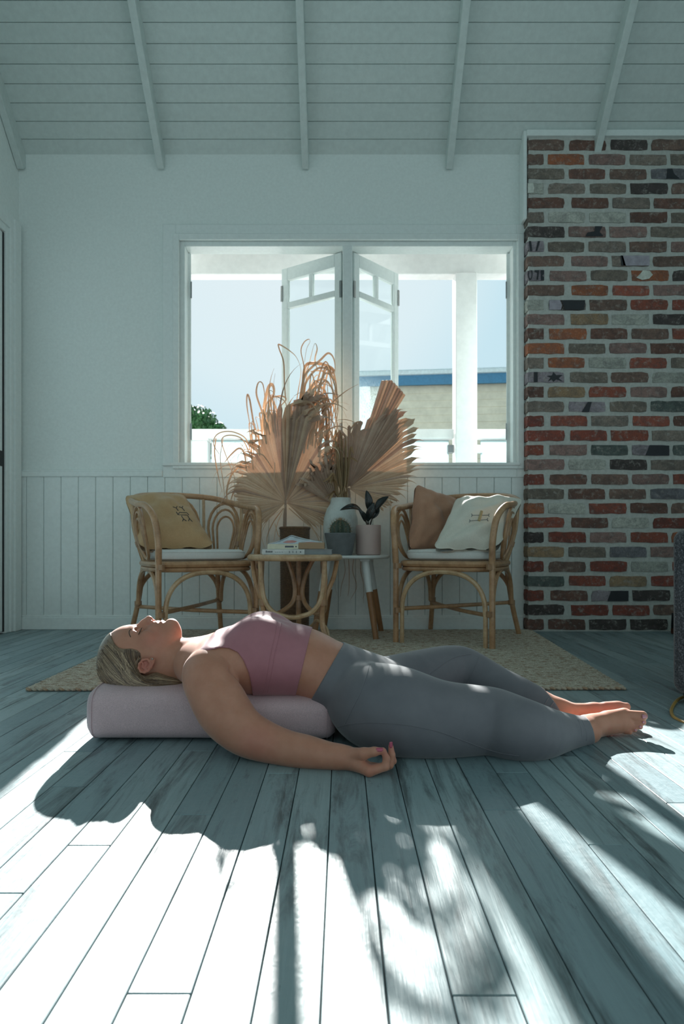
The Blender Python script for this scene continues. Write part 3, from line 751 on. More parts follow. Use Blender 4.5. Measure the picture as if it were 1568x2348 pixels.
head = Field()
def HP(px, py, dy=0.0): q = P(px, py, YM - abs(dy)); return (q.x, YM + dy, q.z)
CRAN = (HP(300, 1507), (.086, .074, .087))
head.ell(CRAN[0], CRAN[1], .02)
head.ell(HP(297, 1482), (.060, .060, .058), .03)                                                # forehead
head.ell(HP(346, 1487), (.066, .058, .060), .03)                                                # face
for s_ in (-1, 1):
    head.seg(HP(352, 1506, s_*.050), HP(393, 1447, s_*.014), .020, .0165, .03)                  # jaw line
    head.ell(HP(337, 1464, s_*.042), (.026, .022, .022), .02)                                   # cheekbone
    head.seg(HP(306, 1443.5, s_*.012), HP(310, 1453, s_*.044), .009, .010, .012)                # brow
head.seg(HP(372, 1447), HP(392, 1436), .030, .0185, .018)                                       # chin block
head.ell(HP(393, 1430.5), (.0155, .0165, .0135), .012)
head.ell(HP(381, 1462), (.038, .040, .036), .025)                                               # under the chin
head.ell(HP(360, 1440), (.026, .033, .0185), .012)                                              # muzzle
for s_ in (-1, 1):
    head.ell(HP(321, 1444, s_*.0305), (.0135, .0150, .0120), .010, op='s')                      # eye sockets
    head.ell(HP(322.5, 1450.5, s_*.0305), (.0135, .0145, .0128), .003)                          # closed lids
head.seg(HP(316, 1439), HP(330, 1428), .0078, .0085, .010)                                      # nose bridge
head.seg(HP(328, 1429), HP(341.5, 1419.5), .0085, .0100, .008)                                  # nose tip
head.seg(HP(343, 1426), HP(341, 1434), .011, .013, .008)
for s_ in (-1, 1):
    head.ell(HP(345, 1428, s_*.0115), (.0088, .0070, .0090), .004)                              # wings
    head.ell(HP(348.5, 1425.5, s_*.0060), (.0040, .0034, .0050), .002, op='s')                  # nostrils
head.ell(HP(360.5, 1428.5), (.0062, .0205, .0070), .004)                                        # upper lip
head.ell(HP(372.0, 1428.0), (.0066, .0185, .0078), .004)                                        # lower lip
head.ell(HP(366.6, 1424.5), (.0014, .0230, .0062), .0025, op='s')                               # mouth line
head.ell(HP(378.5, 1424.0), (.0042, .0150, .0030), .006, op='s')
# neck
head.chain([(*HP(352, 1520), .056), (*HP(392, 1516), .054), (*HP(425, 1516), .056), (*HP(462, 1520), .062)], .02, 3)
head.seg(HP(366, 1500, -.040), HP(448, 1490, -.014), .014, .011, .02); head.seg(HP(366, 1500, .040), HP(448, 1490, .014), .014, .011, .02)
# ears
def rot_y(a): c, s = math.cos(a), math.sin(a); return [[c, 0, s], [0, 1, 0], [-s, 0, c]]
for s_ in (-1, 1):
    E = lambda x, y, o=0.0: HP(x, y, s_*(.0775 + o))
    head.ell(E(333, 1527), (.0205, .0060, .0155), .005, rot_y(R(-45)))
    for pts, r_, o in (([(338, 1511), (327, 1513.5), (319.5, 1522), (318, 1532), (322.5, 1540), (331, 1542), (340, 1538), (346.5, 1530), (351, 1520)], .0034, .0075),
                       ([(328, 1521), (327, 1530), (333, 1534.5), (340, 1529), (344, 1522)], .0028, .0070)):
        for p_, q_ in zip(pts[:-1], pts[1:]): head.seg(E(*p_, o), E(*q_, o), r_, r_, .003)
    head.ell(E(349.5, 1513.5, .004), (.0078, .0055, .0085), .004)
    head.ell(E(341.5, 1516.5, .007), (.0042, .0042, .0052), .003)
    head.ell(E(336.5, 1522, .0085), (.0050, .0062, .0050), .002, op='s')

# one field for everything
body = Field()
body.ops += torso.ops
shoulder(body, True); shoulder(body, False)
body.chain(arm_pts, .011, 4); body.chain([mir(p) for p in arm_pts], .011, 4)
for m_ in (ident, mir): body.seg(m_(Z3(531, 1538, 1.752)), m_(Z3(549, 1582, 1.768)), .007, .009, .016, op='s')       # crease of the armpit
add_hand(body, ident); add_hand(body, mir)
body.ops += legs.ops
foot_near(body); foot_far(body)
body.ops += head.ops
lo = (-0.76, 1.50, -0.004); hi = (0.94, 2.46, 0.40)
D, ax = body.grid(lo, hi, 0.0026); BV, BQ = surface_nets(D, ax); del D

def skin_mat():
    m, nt, b = new_mat('skin')
    g = N(nt, 'ShaderNodeNewGeometry').outputs['Position']
    f = noise(nt, g, 22.0, 4, 0.6); f2 = noise(nt, g, 420.0, 3, 0.6)
    c = ramp(nt, f, [(0.30, (0.50, 0.218, 0.142)), (0.70, (0.58, 0.27, 0.185))])
    at_ = N(nt, 'ShaderNodeAttribute'); at_.attribute_name = 'flush_and_glow'
    c = mixc(nt, at_.outputs['Fac'], c, (0.52, 0.135, 0.115))
    nt.links.new(c, b.inputs['Base Color']); b.inputs['Roughness'].default_value = 0.48
    b.inputs['Specular IOR Level'].default_value = 0.4
    b.inputs['Sheen Weight'].default_value = 0.25; b.inputs['Sheen Roughness'].default_value = 0.35
    b.inputs['Subsurface Weight'].default_value = 0.35; b.inputs['Subsurface Radius'].default_value = (0.022, 0.007, 0.004); b.inputs['Subsurface Scale'].default_value = 0.5
    bump(nt, b, f2, 0.08, 0.001); return m
M['skin'] = skin_mat()
person = thing('person', (HP(600, 0)[0], YM, 0.0), 'woman in pink crop top and grey leggings lying back over bolster, face up', 'person')
bme = np_mesh('body', BV, BQ)
fl = np.zeros(len(BV), np.float32)
def blob(c, r, s):
    d = np.linalg.norm(BV - np.array(c, float), axis=1); fl[:] = np.maximum(fl, s*np.clip(1.4 - 1.4*d/r, 0, 1))
def blob2(c, rx, ry, rz, s):
    d = np.sqrt(((BV[:,0]-c[0])/rx)**2 + ((BV[:,1]-c[1])/ry)**2 + ((BV[:,2]-c[2])/rz)**2); fl[:] = np.maximum(fl, s*np.clip(2.2 - 2.2*d, 0, 1))
blob2(HP(361, 1425), .0072, .022, .011, 0.75); blob2(HP(372.5, 1425), .0078, .020, .011, 0.75)
for s_ in (-1, 1):
    blob(HP(335, 1526, s_*.082), .030, 0.60); blob(HP(352, 1460, s_*.05), .05, 0.22); blob(HP(345, 1426, s_*.012), .018, 0.25)
for q in ((880, 1724, 1.563), (896, 1711, 1.583), (899, 1727, 1.603), (877, 1721, 1.561)): blob(Z3(*q), .022, 0.35)
blob(Z3(850, 1768, 1.556), .03, 0.22); blob(Z3(590, 1705, 1.63), .07, 0.25); blob(Z3(1392, 1668, 1.86), .016, 0.5)
for q in ((1478, 1642), (1476, 1657), (1468, 1667), (1458, 1674), (1446, 1680)): blob(Z3(*q, 1.88), .022, 0.35)
blob(Z3(1390, 1632, 1.985), .10, 0.35)  # far sole reddened in its colour, standing for light glowing through the foot
a_ = bme.attributes.new('flush_and_glow', 'FLOAT', 'POINT'); a_.data.foreach_set('value', fl)
body_o = link('body', bme, M['skin'], person)
BVH_body = BVHTree.FromPolygons([tuple(v) for v in BV], [tuple(q) for q in BQ])

# ------------------------------------------------------------------ clothes: shells a few millimetres off the body, cut along their hems
def px_of(X, Y, Z):
    """where a point of the near half (mirrored about the plane of symmetry) sits in the side view"""
    Ye = YM - np.abs(Y - YM)
    return CX + FPX*X/Ye, HY - FPX*(Z-CAM_H)/Ye
def line_d(px, py, a, b):
    """signed pixel distance to the line a->b, positive on its left when walking with y down"""
    dx, dy = b[0]-a[0], b[1]-a[1]; L = math.hypot(dx, dy); return ((px-a[0])*dy - (py-a[1])*dx)/L
def poly_d(px, py, poly):
    """signed pixel distance to a polygon (negative inside)"""
    d = np.full(px.shape, 1e9); ins = np.zeros(px.shape, bool); n = len(poly)
    for i in range(n):
        ax_, ay_ = poly[i]; bx_, by_ = poly[(i+1) % n]
        ex, ey = bx_-ax_, by_-ay_; wx, wy = px-ax_, py-ay_
        t = np.clip((wx*ex+wy*ey)/(ex*ex+ey*ey+1e-9), 0, 1); d = np.minimum(d, (wx-ex*t)**2+(wy-ey*t)**2)
        c = ((ay_ <= py) & (by_ > py)) | ((ay_ > py) & (by_ <= py))
        xi = ax_ + (py-ay_)/np.where(by_ == ay_, 1e-9, by_-ay_)*ex; ins ^= c & (px < xi)
    d = np.sqrt(d); return np.where(ins, -d, d)
def cloth(F, lo, hi, h, off, region):
    D, ax = F.grid(lo, hi, h); X, Y, Z = np.meshgrid(*ax, indexing='ij')
    d = np.maximum(D - off, region(X, Y, Z)); d = np.maximum(d, -(D + 0.010))          # hollow: a shell
    return surface_nets(d.astype(np.float32), ax)
def knit(name, col, col2, freq=1500):
    m, nt, b = new_mat(name); g = N(nt, 'ShaderNodeNewGeometry').outputs['Position']
    f = noise(nt, g, 14.0, 4); f2 = noise(nt, mapping(nt, g, (1, 1, 1)), freq, 2)
    nt.links.new(ramp(nt, f, [(0.3, col), (0.7, col2)]), b.inputs['Base Color'])
    b.inputs['Roughness'].default_value = 0.62; b.inputs['Specular IOR Level'].default_value = 0.35; b.inputs['Sheen Weight'].default_value = 0.35; b.inputs['Sheen Roughness'].default_value = 0.4
    wr = noise(nt, mapping(nt, g, (9, 9, 14)), 1.0, 3, 0.5, 0.5)
    ad = N(nt, 'ShaderNodeMath', operation='MULTIPLY_ADD'); nt.links.new(wr, ad.inputs[0]); ad.inputs[1].default_value = 1.0; nt.links.new(f2, ad.inputs[2])
    bump(nt, b, ad.outputs[0], 0.12, 0.002); return m
M['leggings'] = knit('grey_knit', (0.155, 0.148, 0.168), (0.185, 0.176, 0.195)); M['top'] = knit('pink_knit', (0.40, 0.155, 0.185), (0.46, 0.185, 0.215))
low = Field(); low.ops = [o for o in torso.ops] + [o for o in legs.ops]
WA, WB = (783, 1484), (703, 1622)
def reg_leg(X, Y, Z):
    px, py = px_of(X, Y, Z); s_ = 0.00125
    waist = line_d(px, py, WA, WB) * -s_
    waist = -line_d(px, py, WB, WA) * s_ if False else waist
    hem_n = (X - Z3(1347, 1676, 1.85)[0]) + 0.25*(Z - 0.03); hem_f = (X - Z3(1276, 1628, 2.0)[0])*0.85 + 0.45*(Z - 0.05)
    return np.maximum(waist, np.where(Y < YM, hem_n, np.where(X > 0.4, hem_f, -1.0)))
t_ = line_d(np.array([900.0]), np.array([1600.0]), WA, WB)[0]
if t_ < 0: WA, WB = WB, WA
def reg_leg_(X, Y, Z):
    px, py = px_of(X, Y, Z); waist = -line_d(px, py, WA, WB) * 0.00125
    hem_n = (X - Z3(1347, 1676, 1.85)[0]) + 0.25*(Z - 0.03); hem_f = (X - Z3(1276, 1628, 2.0)[0])*0.85 + 0.45*(Z - 0.05)
    return np.maximum(waist, np.where(Y < YM, hem_n, np.where(X > 0.4, hem_f, -1.0)))
LV, LQ = cloth(low, (-0.12, 1.62, -0.002), (0.76, 2.32, 0.30), 0.0036, 0.0035, reg_leg_)
leggings = link('leggings', np_mesh('leggings', LV, LQ), M['leggings'], person)
BVH_leg = BVHTree.FromPolygons([tuple(v) for v in LV], [tuple(q) for q in LQ])
chest = Field(); chest.ops = [o for o in torso.ops]; shoulder(chest, True); shoulder(chest, False)
BRA = [(452, 1500), (462, 1484), (476, 1470), (500, 1440), (560, 1395), (650, 1395), (716, 1440), (712, 1452), (703, 1490), (690, 1545), (672, 1616), (665, 1700), (575, 1700), (580, 1607), (577, 1575),
       (570, 1543), (558, 1514), (545, 1496), (525, 1486), (505, 1485), (480, 1491), (462, 1502)]
def reg_top(X, Y, Z):
    px, py = px_of(X, Y, Z); return poly_d(px, py, BRA) * 0.00125
TV, TQ = cloth(chest, (-0.46, 1.70, 0.09), (-0.05, 2.20, 0.37), 0.0028, 0.0040, reg_top)
top_o = link('crop_top', np_mesh('crop_top', TV, TQ), M['top'], person)
BVH_top = BVHTree.FromPolygons([tuple(v) for v in TV], [tuple(q) for q in TQ])
EYE = Vector((0, 0, CAM_H))
def on(bvh, px, py, off=0.001):
    """point of a surface that the given spot of the side view shows, lifted off by off"""
    d = (P(px, py, 2.0) - EYE).normalized(); h = bvh.ray_cast(EYE, d)
    return None if h[0] is None else h[0] + (h[1] if h[1].dot(d) < 0 else -h[1]) * off
def drawn(bvh, pts, r, off=0.0005, n=6, dens=6):
    q = [on(bvh, x, y, off) for x, y in spline(pts, dens)]; q = [p for p in q if p is not None]
    mb = MB(); runs = [[]]
    for p in q:
        if runs[-1] and (p - runs[-1][-1]).length > 0.03: runs.append([])
        runs[-1].append(p)
    q = max(runs, key=len)
    if len(q) > 2:
        q = [q[0]] + [(a+b*2+c)/4 for a, b, c in zip(q[:-2], q[1:-1], q[2:])] + [q[-1]]
        mb.tube(q, r, n)
    return mb
# seams
for pts in ([(850, 1513), (842, 1545), (826, 1590), (808, 1625), (790, 1662)], [(748, 1650), (762, 1670), (790, 1662), (840, 1657), (900, 1659), (960, 1667), (1010, 1679), (1060, 1697), (1110, 1716), (1150, 1727), (1190, 1733)],
            [(1097, 1507), (1088, 1530), (1075, 1560), (1068, 1576)], [(960, 1565), (1000, 1535), (1040, 1508), (1080, 1500)], [(705, 1619), (730, 1640), (748, 1652)]):
    o = drawn(BVH_leg, pts, 0.0011).build('seam', M['leggings'], leggings)
for pts in ([(646, 1424), (640, 1460), (630, 1500), (622, 1550), (610, 1606)], [(636, 1424), (632, 1450), (622, 1495), (612, 1550), (600, 1606)]):
    drawn(BVH_top, pts, 0.0014).build('seam', M['top'], top_o)
# folded cuffs at the ankles
for pts in ([(1334, 1652), (1341, 1668), (1345, 1685), (1344, 1698)], [(1325, 1650), (1332, 1668), (1334, 1688)]): drawn(BVH_leg, pts, 0.0040, -0.0026).build('cuff_fold', M['leggings'], leggings)
for pts in ([(1258, 1600), (1253, 1607), (1249, 1614)], [(1272, 1606), (1266, 1614), (1261, 1621)]): drawn(BVH_leg, pts, 0.0036, -0.0022).build('cuff_fold', M['leggings'], leggings)
# brow, lashes, stud, nails
M['hair_dark'] = simple('brow_hair', (0.075, 0.048, 0.035), 0.7); M['nail'] = simple('nail_polish', (0.50, 0.10, 0.16), 0.12, 0.03); M['nail2'] = simple('toenail_polish', (0.52, 0.22, 0.27), 0.15, 0.03)
M['gem'] = simple('silver_stud', (0.6, 0.6, 0.6), 0.2, metal=1.0)
drawn(BVH_body, [(301, 1442.5), (297, 1446), (296, 1452), (299.5, 1461)], 0.0013, 0.0001).build('eyebrow', M['hair_dark'], body_o)
mb = MB()
for t in np.linspace(0, 1, 13):
    x0, y0 = 318 + 5.5*t*0 + 1.5*math.sin(t*3), 1455.5 - 11*t + 0.0
    p0 = on(BVH_body, 317.5 + 6.5*t, 1455 - 14*t, 0.0002)
    if p0 is not None: mb.tube([p0, p0 + Vector((0.0018, -0.0035, 0.0015)), p0 + Vector((0.0050, -0.0055, 0.0036))], [0.0011, 0.0007, 0.0001], 4)
mb.build('eyelashes', M['hair_dark'], body_o)['kind'] = 'stuff'
p0 = on(BVH_body, 350, 1511, 0.001)
if p0 is not None: MB().lathe([(0.0001, -0.0032), (0.0032, -0.001), (0.0034, 0.001), (0.0001, 0.0028)], p0, 10).build('ear_stud', M['gem'], body_o)
def nail(c, d, up, l, w_, mat):
    d = Vector(d).normalized(); up = (Vector(up) - d*Vector(up).dot(d)).normalized(); sd = d.cross(up); mb = MB(); vs = []; n_, k_ = 7, 5
    for i in range(n_):
        t = -1 + 2*i/(n_-1); ww = w_*math.sqrt(max(0.12, 1 - max(0, abs(t)-0.45)**2*2.6))
        for j in range(k_):
            u = -1 + 2*j/(k_-1); vs.append(Vector(c) + d*(t*l) + sd*(u*ww) + up*(-0.55*ww*u*u))
    fs = [(i*k_+j, i*k_+j+1, (i+1)*k_+j+1, (i+1)*k_+j) for i in range(n_-1) for j in range(k_-1)]
    mb.add(vs, fs); o = mb.build('nail', mat, body_o); s = o.modifiers.new('t', 'SOLIDIFY'); s.thickness = 0.0008; s.offset = 0
    return o
def nail_at(px, py, d, l, w_, mat):
    dv = (P(px, py, 2.0) - EYE).normalized(); h = BVH_body.ray_cast(EYE, dv)
    if h[0] is not None:
        n_ = h[1] if h[1].dot(dv) < 0 else -h[1]; nail(h[0] + n_*0.0006, d, n_, l, w_, mat)
nail(Vector(Z3(870.0, 1717.0, 1.5548)), (1, 0, 0.0), (0, -0.6, 0.8), .0085, .0058, M['nail'])
nail(Vector(Z3(897.0, 1708.0, 1.5760)), (-0.05, 0, 1), (0.3, -0.9, 0.1), .0075, .0046, M['nail'])
nail(Vector(Z3(899.5, 1723.5, 1.5960)), (-0.05, 0, 1), (0.6, -0.8, 0.1), .0070, .0045, M['nail'])
for px, py, l, w_ in ((1478, 1643, .0080, .0068), (1476, 1656, .0042, .0036), (1468.5, 1666.5, .0038, .0032), (1457.5, 1674, .0034, .0028)): nail_at(px, py, (1, 0.25, -0.02), l, w_, M['nail2'])
mb = MB(); mb.tube([Vector(Z3(868, 1773, 1.578)) + Vector((0, 0.0105*math.cos(a), 0.0105*math.sin(a)+0.004)) for a in np.linspace(0, 2*math.pi, 17)[:-1]], 0.0011, 6, True)
mb.build('ring', M['gem'], body_o)

# ------------------------------------------------------------------ hair
hairf = Field()
hairf.ell(CRAN[0], (.0955, .083, .0965), .02); hairf.ell(HP(290, 1530), (.080, .080, .062), .02)
hairf.chain([(*HP(318, 1548), .052, 1.35), (*HP(360, 1554), .034, 1.9), (*HP(395, 1560), .021, 2.4), (*HP(430, 1563), .015, 2.6)], .025, 3)
HPOLY = [(258, 1465), (262, 1474), (269, 1484), (283, 1488), (300, 1487), (314, 1490), (323, 1497), (325, 1509), (318, 1520), (315, 1532), (322, 1546), (335, 1549), (352, 1542), (372, 1541), (395, 1548), (412, 1555), (440, 1560), (440, 1600), (200, 1600), (200, 1440), (250, 1440)]
def reg_hair(X, Y, Z):
    px, py = px_of(X, Y, Z); return poly_d(px, py, HPOLY)*0.0013
D, ax = hairf.grid((-0.77, 1.83, 0.115), (-0.43, 2.07, 0.32), 0.0028); X, Y, Z = np.meshgrid(*ax, indexing='ij')
D = np.maximum(D, reg_hair(X, Y, Z)).astype(np.float32); HV, HQ = surface_nets(D, ax)
def hair_mat(name, lo_, mid, hi_):
    m, nt, b = new_mat(name); g = N(nt, 'ShaderNodeNewGeometry').outputs['Position']; oi = N(nt, 'ShaderNodeAttribute'); oi.attribute_name = 'shade'
    f = noise(nt, mapping(nt, g, (120, 120, 120)), 1.0, 3, 0.6)
    ad = N(nt, 'ShaderNodeMath', operation='MULTIPLY_ADD'); nt.links.new(f, ad.inputs[0]); ad.inputs[1].default_value = 0.35; nt.links.new(oi.outputs['Fac'], ad.inputs[2])
    nt.links.new(ramp(nt, ad.outputs[0], [(0.2, lo_), (0.65, mid), (1.15, hi_)]), b.inputs['Base Color'])
    b.inputs['Roughness'].default_value = 0.38; b.inputs['Specular IOR Level'].default_value = 0.55
    return m
M['hair'] = hair_mat('ash_blonde_hair', (0.09, 0.052, 0.034), (0.31, 0.200, 0.125), (0.56, 0.41, 0.27))
hair = link('hair', np_mesh('hair', HV, HQ), M['hair'], person)
a_ = hair.data.attributes.new('shade', 'FLOAT', 'POINT'); a_.data.foreach_set('value', np.full(len(HV), 0.30, np.float32))
BVH_hair = BVHTree.FromPolygons([tuple(v) for v in HV], [tuple(q) for q in HQ])
rh = random.Random(11); st = MB(); shade = []
A0 = [(259, 1467), (246, 1481), (236, 1500), (229, 1526), (228, 1552), (238, 1570)]        # where locks start: front hairline and crown
A1 = [(262, 1474), (300, 1488), (324, 1498), (323, 1512), (317, 1524)]                     # temple
def lerp_path(path, t):
    q = spline(path, 10); i = t*(len(q)-1); a = int(i); b = min(a+1, len(q)-1); return q[a] + (q[b]-q[a])*(i-a)
def lock(pts, r, off, sh):
    q = []
    for x, y in spline(pts, 7):
        p = on(BVH_hair, x, y, off)
        if p is None:
            h = BVH_hair.find_nearest(P(x, y, 1.925)); p = h[0] + h[1]*off
        q.append(p)
    if len(q) < 5: return
    for _ in range(4): q = [q[0]] + [(a+b*2+c)/4 for a, b, c in zip(q[:-2], q[1:-1], q[2:])] + [q[-1]]
    n0 = len(st.v); m_ = len(q); st.tube(q, [r*(0.12 + 0.88*math.sin(math.pi*min(1, 0.16 + 0.80*i/(m_-1)))) for i in range(m_)], 6, flat=0.6); shade.extend([sh]*(len(st.v)-n0))
for k in range(340):
    t = rh.random()
    if rh.random() < 0.62:
        a = lerp_path(A0, t) + np.array([rh.uniform(-9, 8), rh.uniform(-3, 5)])
        e_ = np.array([300 + 60*rh.random() + 70*t, 1574 + 5*rh.random()]) if t < 0.8 else np.array([280+100*rh.random(), 1577])
        m1 = a + np.array([14 + 26*(1-t), 28 + 14*(1-t)]) + np.array([rh.uniform(-4, 4)]*2); m2 = (m1 + e_)/2 + np.array([-14, 12])
        pts = [tuple(a), tuple(m1), tuple(m2), tuple(e_)]
    else:
        a = lerp_path(A1, t) + np.array([rh.uniform(-6, 2), rh.uniform(0, 6)])
        e_ = np.array([345 + 70*rh.random(), 1552 + 20*rh.random()])
        m1 = a + np.array([0 + 6*(1-t), 26*(1-0.5*t)]); m2 = np.array([326 + 12*rh.random(), 1556 + 10*rh.random()])
        pts = [tuple(a), tuple(m1), tuple(m2), tuple(e_)]
    lock(pts, rh.uniform(0.0013, 0.0032), rh.uniform(-0.0002, 0.0010), min(1, max(0, rh.gauss(0.36 if len(pts) and pts[0][0] < 262 else 0.14, 0.22))))
for k in range(120):
    y0 = 1548 + 26*rh.random()
    lock([(330 + 30*rh.random(), y0), (370, 1553 + 20*(y0-1548)/26), (400, 1558 + 14*(y0-1548)/26), (418, 1562 + 8*(y0-1548)/26)], rh.uniform(0.0008, 0.0017), 0.0004, min(1, max(0, rh.gauss(0.28, 0.22))))
def finish(mb, name):
    o = mb.build(name, M['hair'], hair); a_ = o.data.attributes.new('shade', 'FLOAT', 'POINT'); a_.data.foreach_set('value', np.array(shade, np.float32)); o['kind'] = 'stuff'; return o
finish(st, 'hair_locks')
st = MB(); shade = []
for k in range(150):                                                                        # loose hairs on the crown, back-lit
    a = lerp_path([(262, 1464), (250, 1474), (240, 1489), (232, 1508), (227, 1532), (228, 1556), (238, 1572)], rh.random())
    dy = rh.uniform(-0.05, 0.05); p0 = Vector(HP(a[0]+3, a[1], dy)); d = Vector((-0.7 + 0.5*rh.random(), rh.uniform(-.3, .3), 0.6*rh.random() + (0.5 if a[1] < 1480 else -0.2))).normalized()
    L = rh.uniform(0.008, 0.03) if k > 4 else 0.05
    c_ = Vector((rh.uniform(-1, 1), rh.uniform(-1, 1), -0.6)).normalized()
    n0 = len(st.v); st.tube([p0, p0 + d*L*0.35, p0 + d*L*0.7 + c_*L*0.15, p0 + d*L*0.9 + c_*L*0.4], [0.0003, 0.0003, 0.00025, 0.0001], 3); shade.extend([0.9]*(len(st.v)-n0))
finish(st, 'loose_hairs')

# ------------------------------------------------------------------ the bolster she lies on
M['bolster'] = fabric('bolster_suede', (0.60, 0.42, 0.445), (0.67, 0.48, 0.51), 500, 0.95, 0.25, 16)
x0, x1 = P(197, 1640, 1.83).x, P(768, 1660, 1.83).x
bol = thing('bolster', ((x0+x1)/2, 1.945, 0), 'pale pink suede bolster cushion under the woman on the floor', 'bolster')
mb = MB(); nS, nT = 44, 40; vs = []
for i in range(nS):
    t = i/(nS-1); x = x0 + (x1-x0)*t; e = min(x-x0, x1-x); f = 1.0 if e > 0.035 else 0.80 + 0.20*math.sqrt(max(0, 1-(1-e/0.035)**2))
    sag = 0.150 - 0.026*max(0, min(1, (t-0.42)/0.25))
    for k in range(nT):
        a = 2*math.pi*k/nT; c, s = math.cos(a), math.sin(a); pe = 0.52
        vs.append((x, 1.945 + 0.137*f*math.copysign(abs(c)**pe, c), sag/2 + sag/2*f*math.copysign(abs(s)**pe, s) + 0.0005))
fs = [(i*nT+k, i*nT+(k+1) % nT, (i+1)*nT+(k+1) % nT, (i+1)*nT+k) for i in range(nS-1) for k in range(nT)]
fs = [q[::-1] for q in fs] + [tuple(range(nT)), tuple(range((nS-1)*nT+nT-1, (nS-1)*nT-1, -1))]
mb.add(vs, fs); mb.build('cover', M['bolster'], bol, True, 60)
for xs in (x0+0.022, x1-0.022):
    sag = 0.150 if xs < -0.4 else 0.124; q = []
    for k in range(48):
        a = 2*math.pi*k/48; c, s = math.cos(a), math.sin(a); q.append((xs, 1.945 + 0.1365*math.copysign(abs(c)**0.52, c), sag/2 + (sag/2-0.0004)*math.copysign(abs(s)**0.52, s) + 0.0006))
    MB().tube(q, 0.0013, 5, True).build('end_seam', M['bolster'], bol)
# ================================================================== rattan armchairs
def cane_mat(name, lo, mid, hi):
    m, nt, b = new_mat(name); g = N(nt, 'ShaderNodeTexCoord').outputs['Object']
    f = noise(nt, g, 14.0, 4, 0.65); n2 = noise(nt, g, 90.0, 3)
    c = ramp(nt, f, [(0.25, lo), (0.5, mid), (0.75, hi)])
    c = mixc(nt, ramp(nt, n2, [(0.55, (0, 0, 0)), (0.7, (0.4,)*3)]), c, lo)
    nt.links.new(c, b.inputs['Base Color']); b.inputs['Roughness'].default_value = 0.33; b.inputs['Coat Weight'].default_value = 0.2
    bump(nt, b, n2, 0.06, 0.002); return m
M['cane'] = cane_mat('rattan_cane', (0.27, 0.14, 0.068), (0.45, 0.26, 0.135), (0.56, 0.35, 0.20))
M['cane_pale'] = cane_mat('pale_rattan_cane', (0.36, 0.22, 0.115), (0.54, 0.37, 0.215), (0.64, 0.47, 0.29))
M['bind'] = cane_mat('rattan_binding', (0.26, 0.14, 0.075), (0.36, 0.21, 0.115), (0.42, 0.26, 0.15))
HW, HD = 0.268, 0.285                                            # half width and half depth at the seat
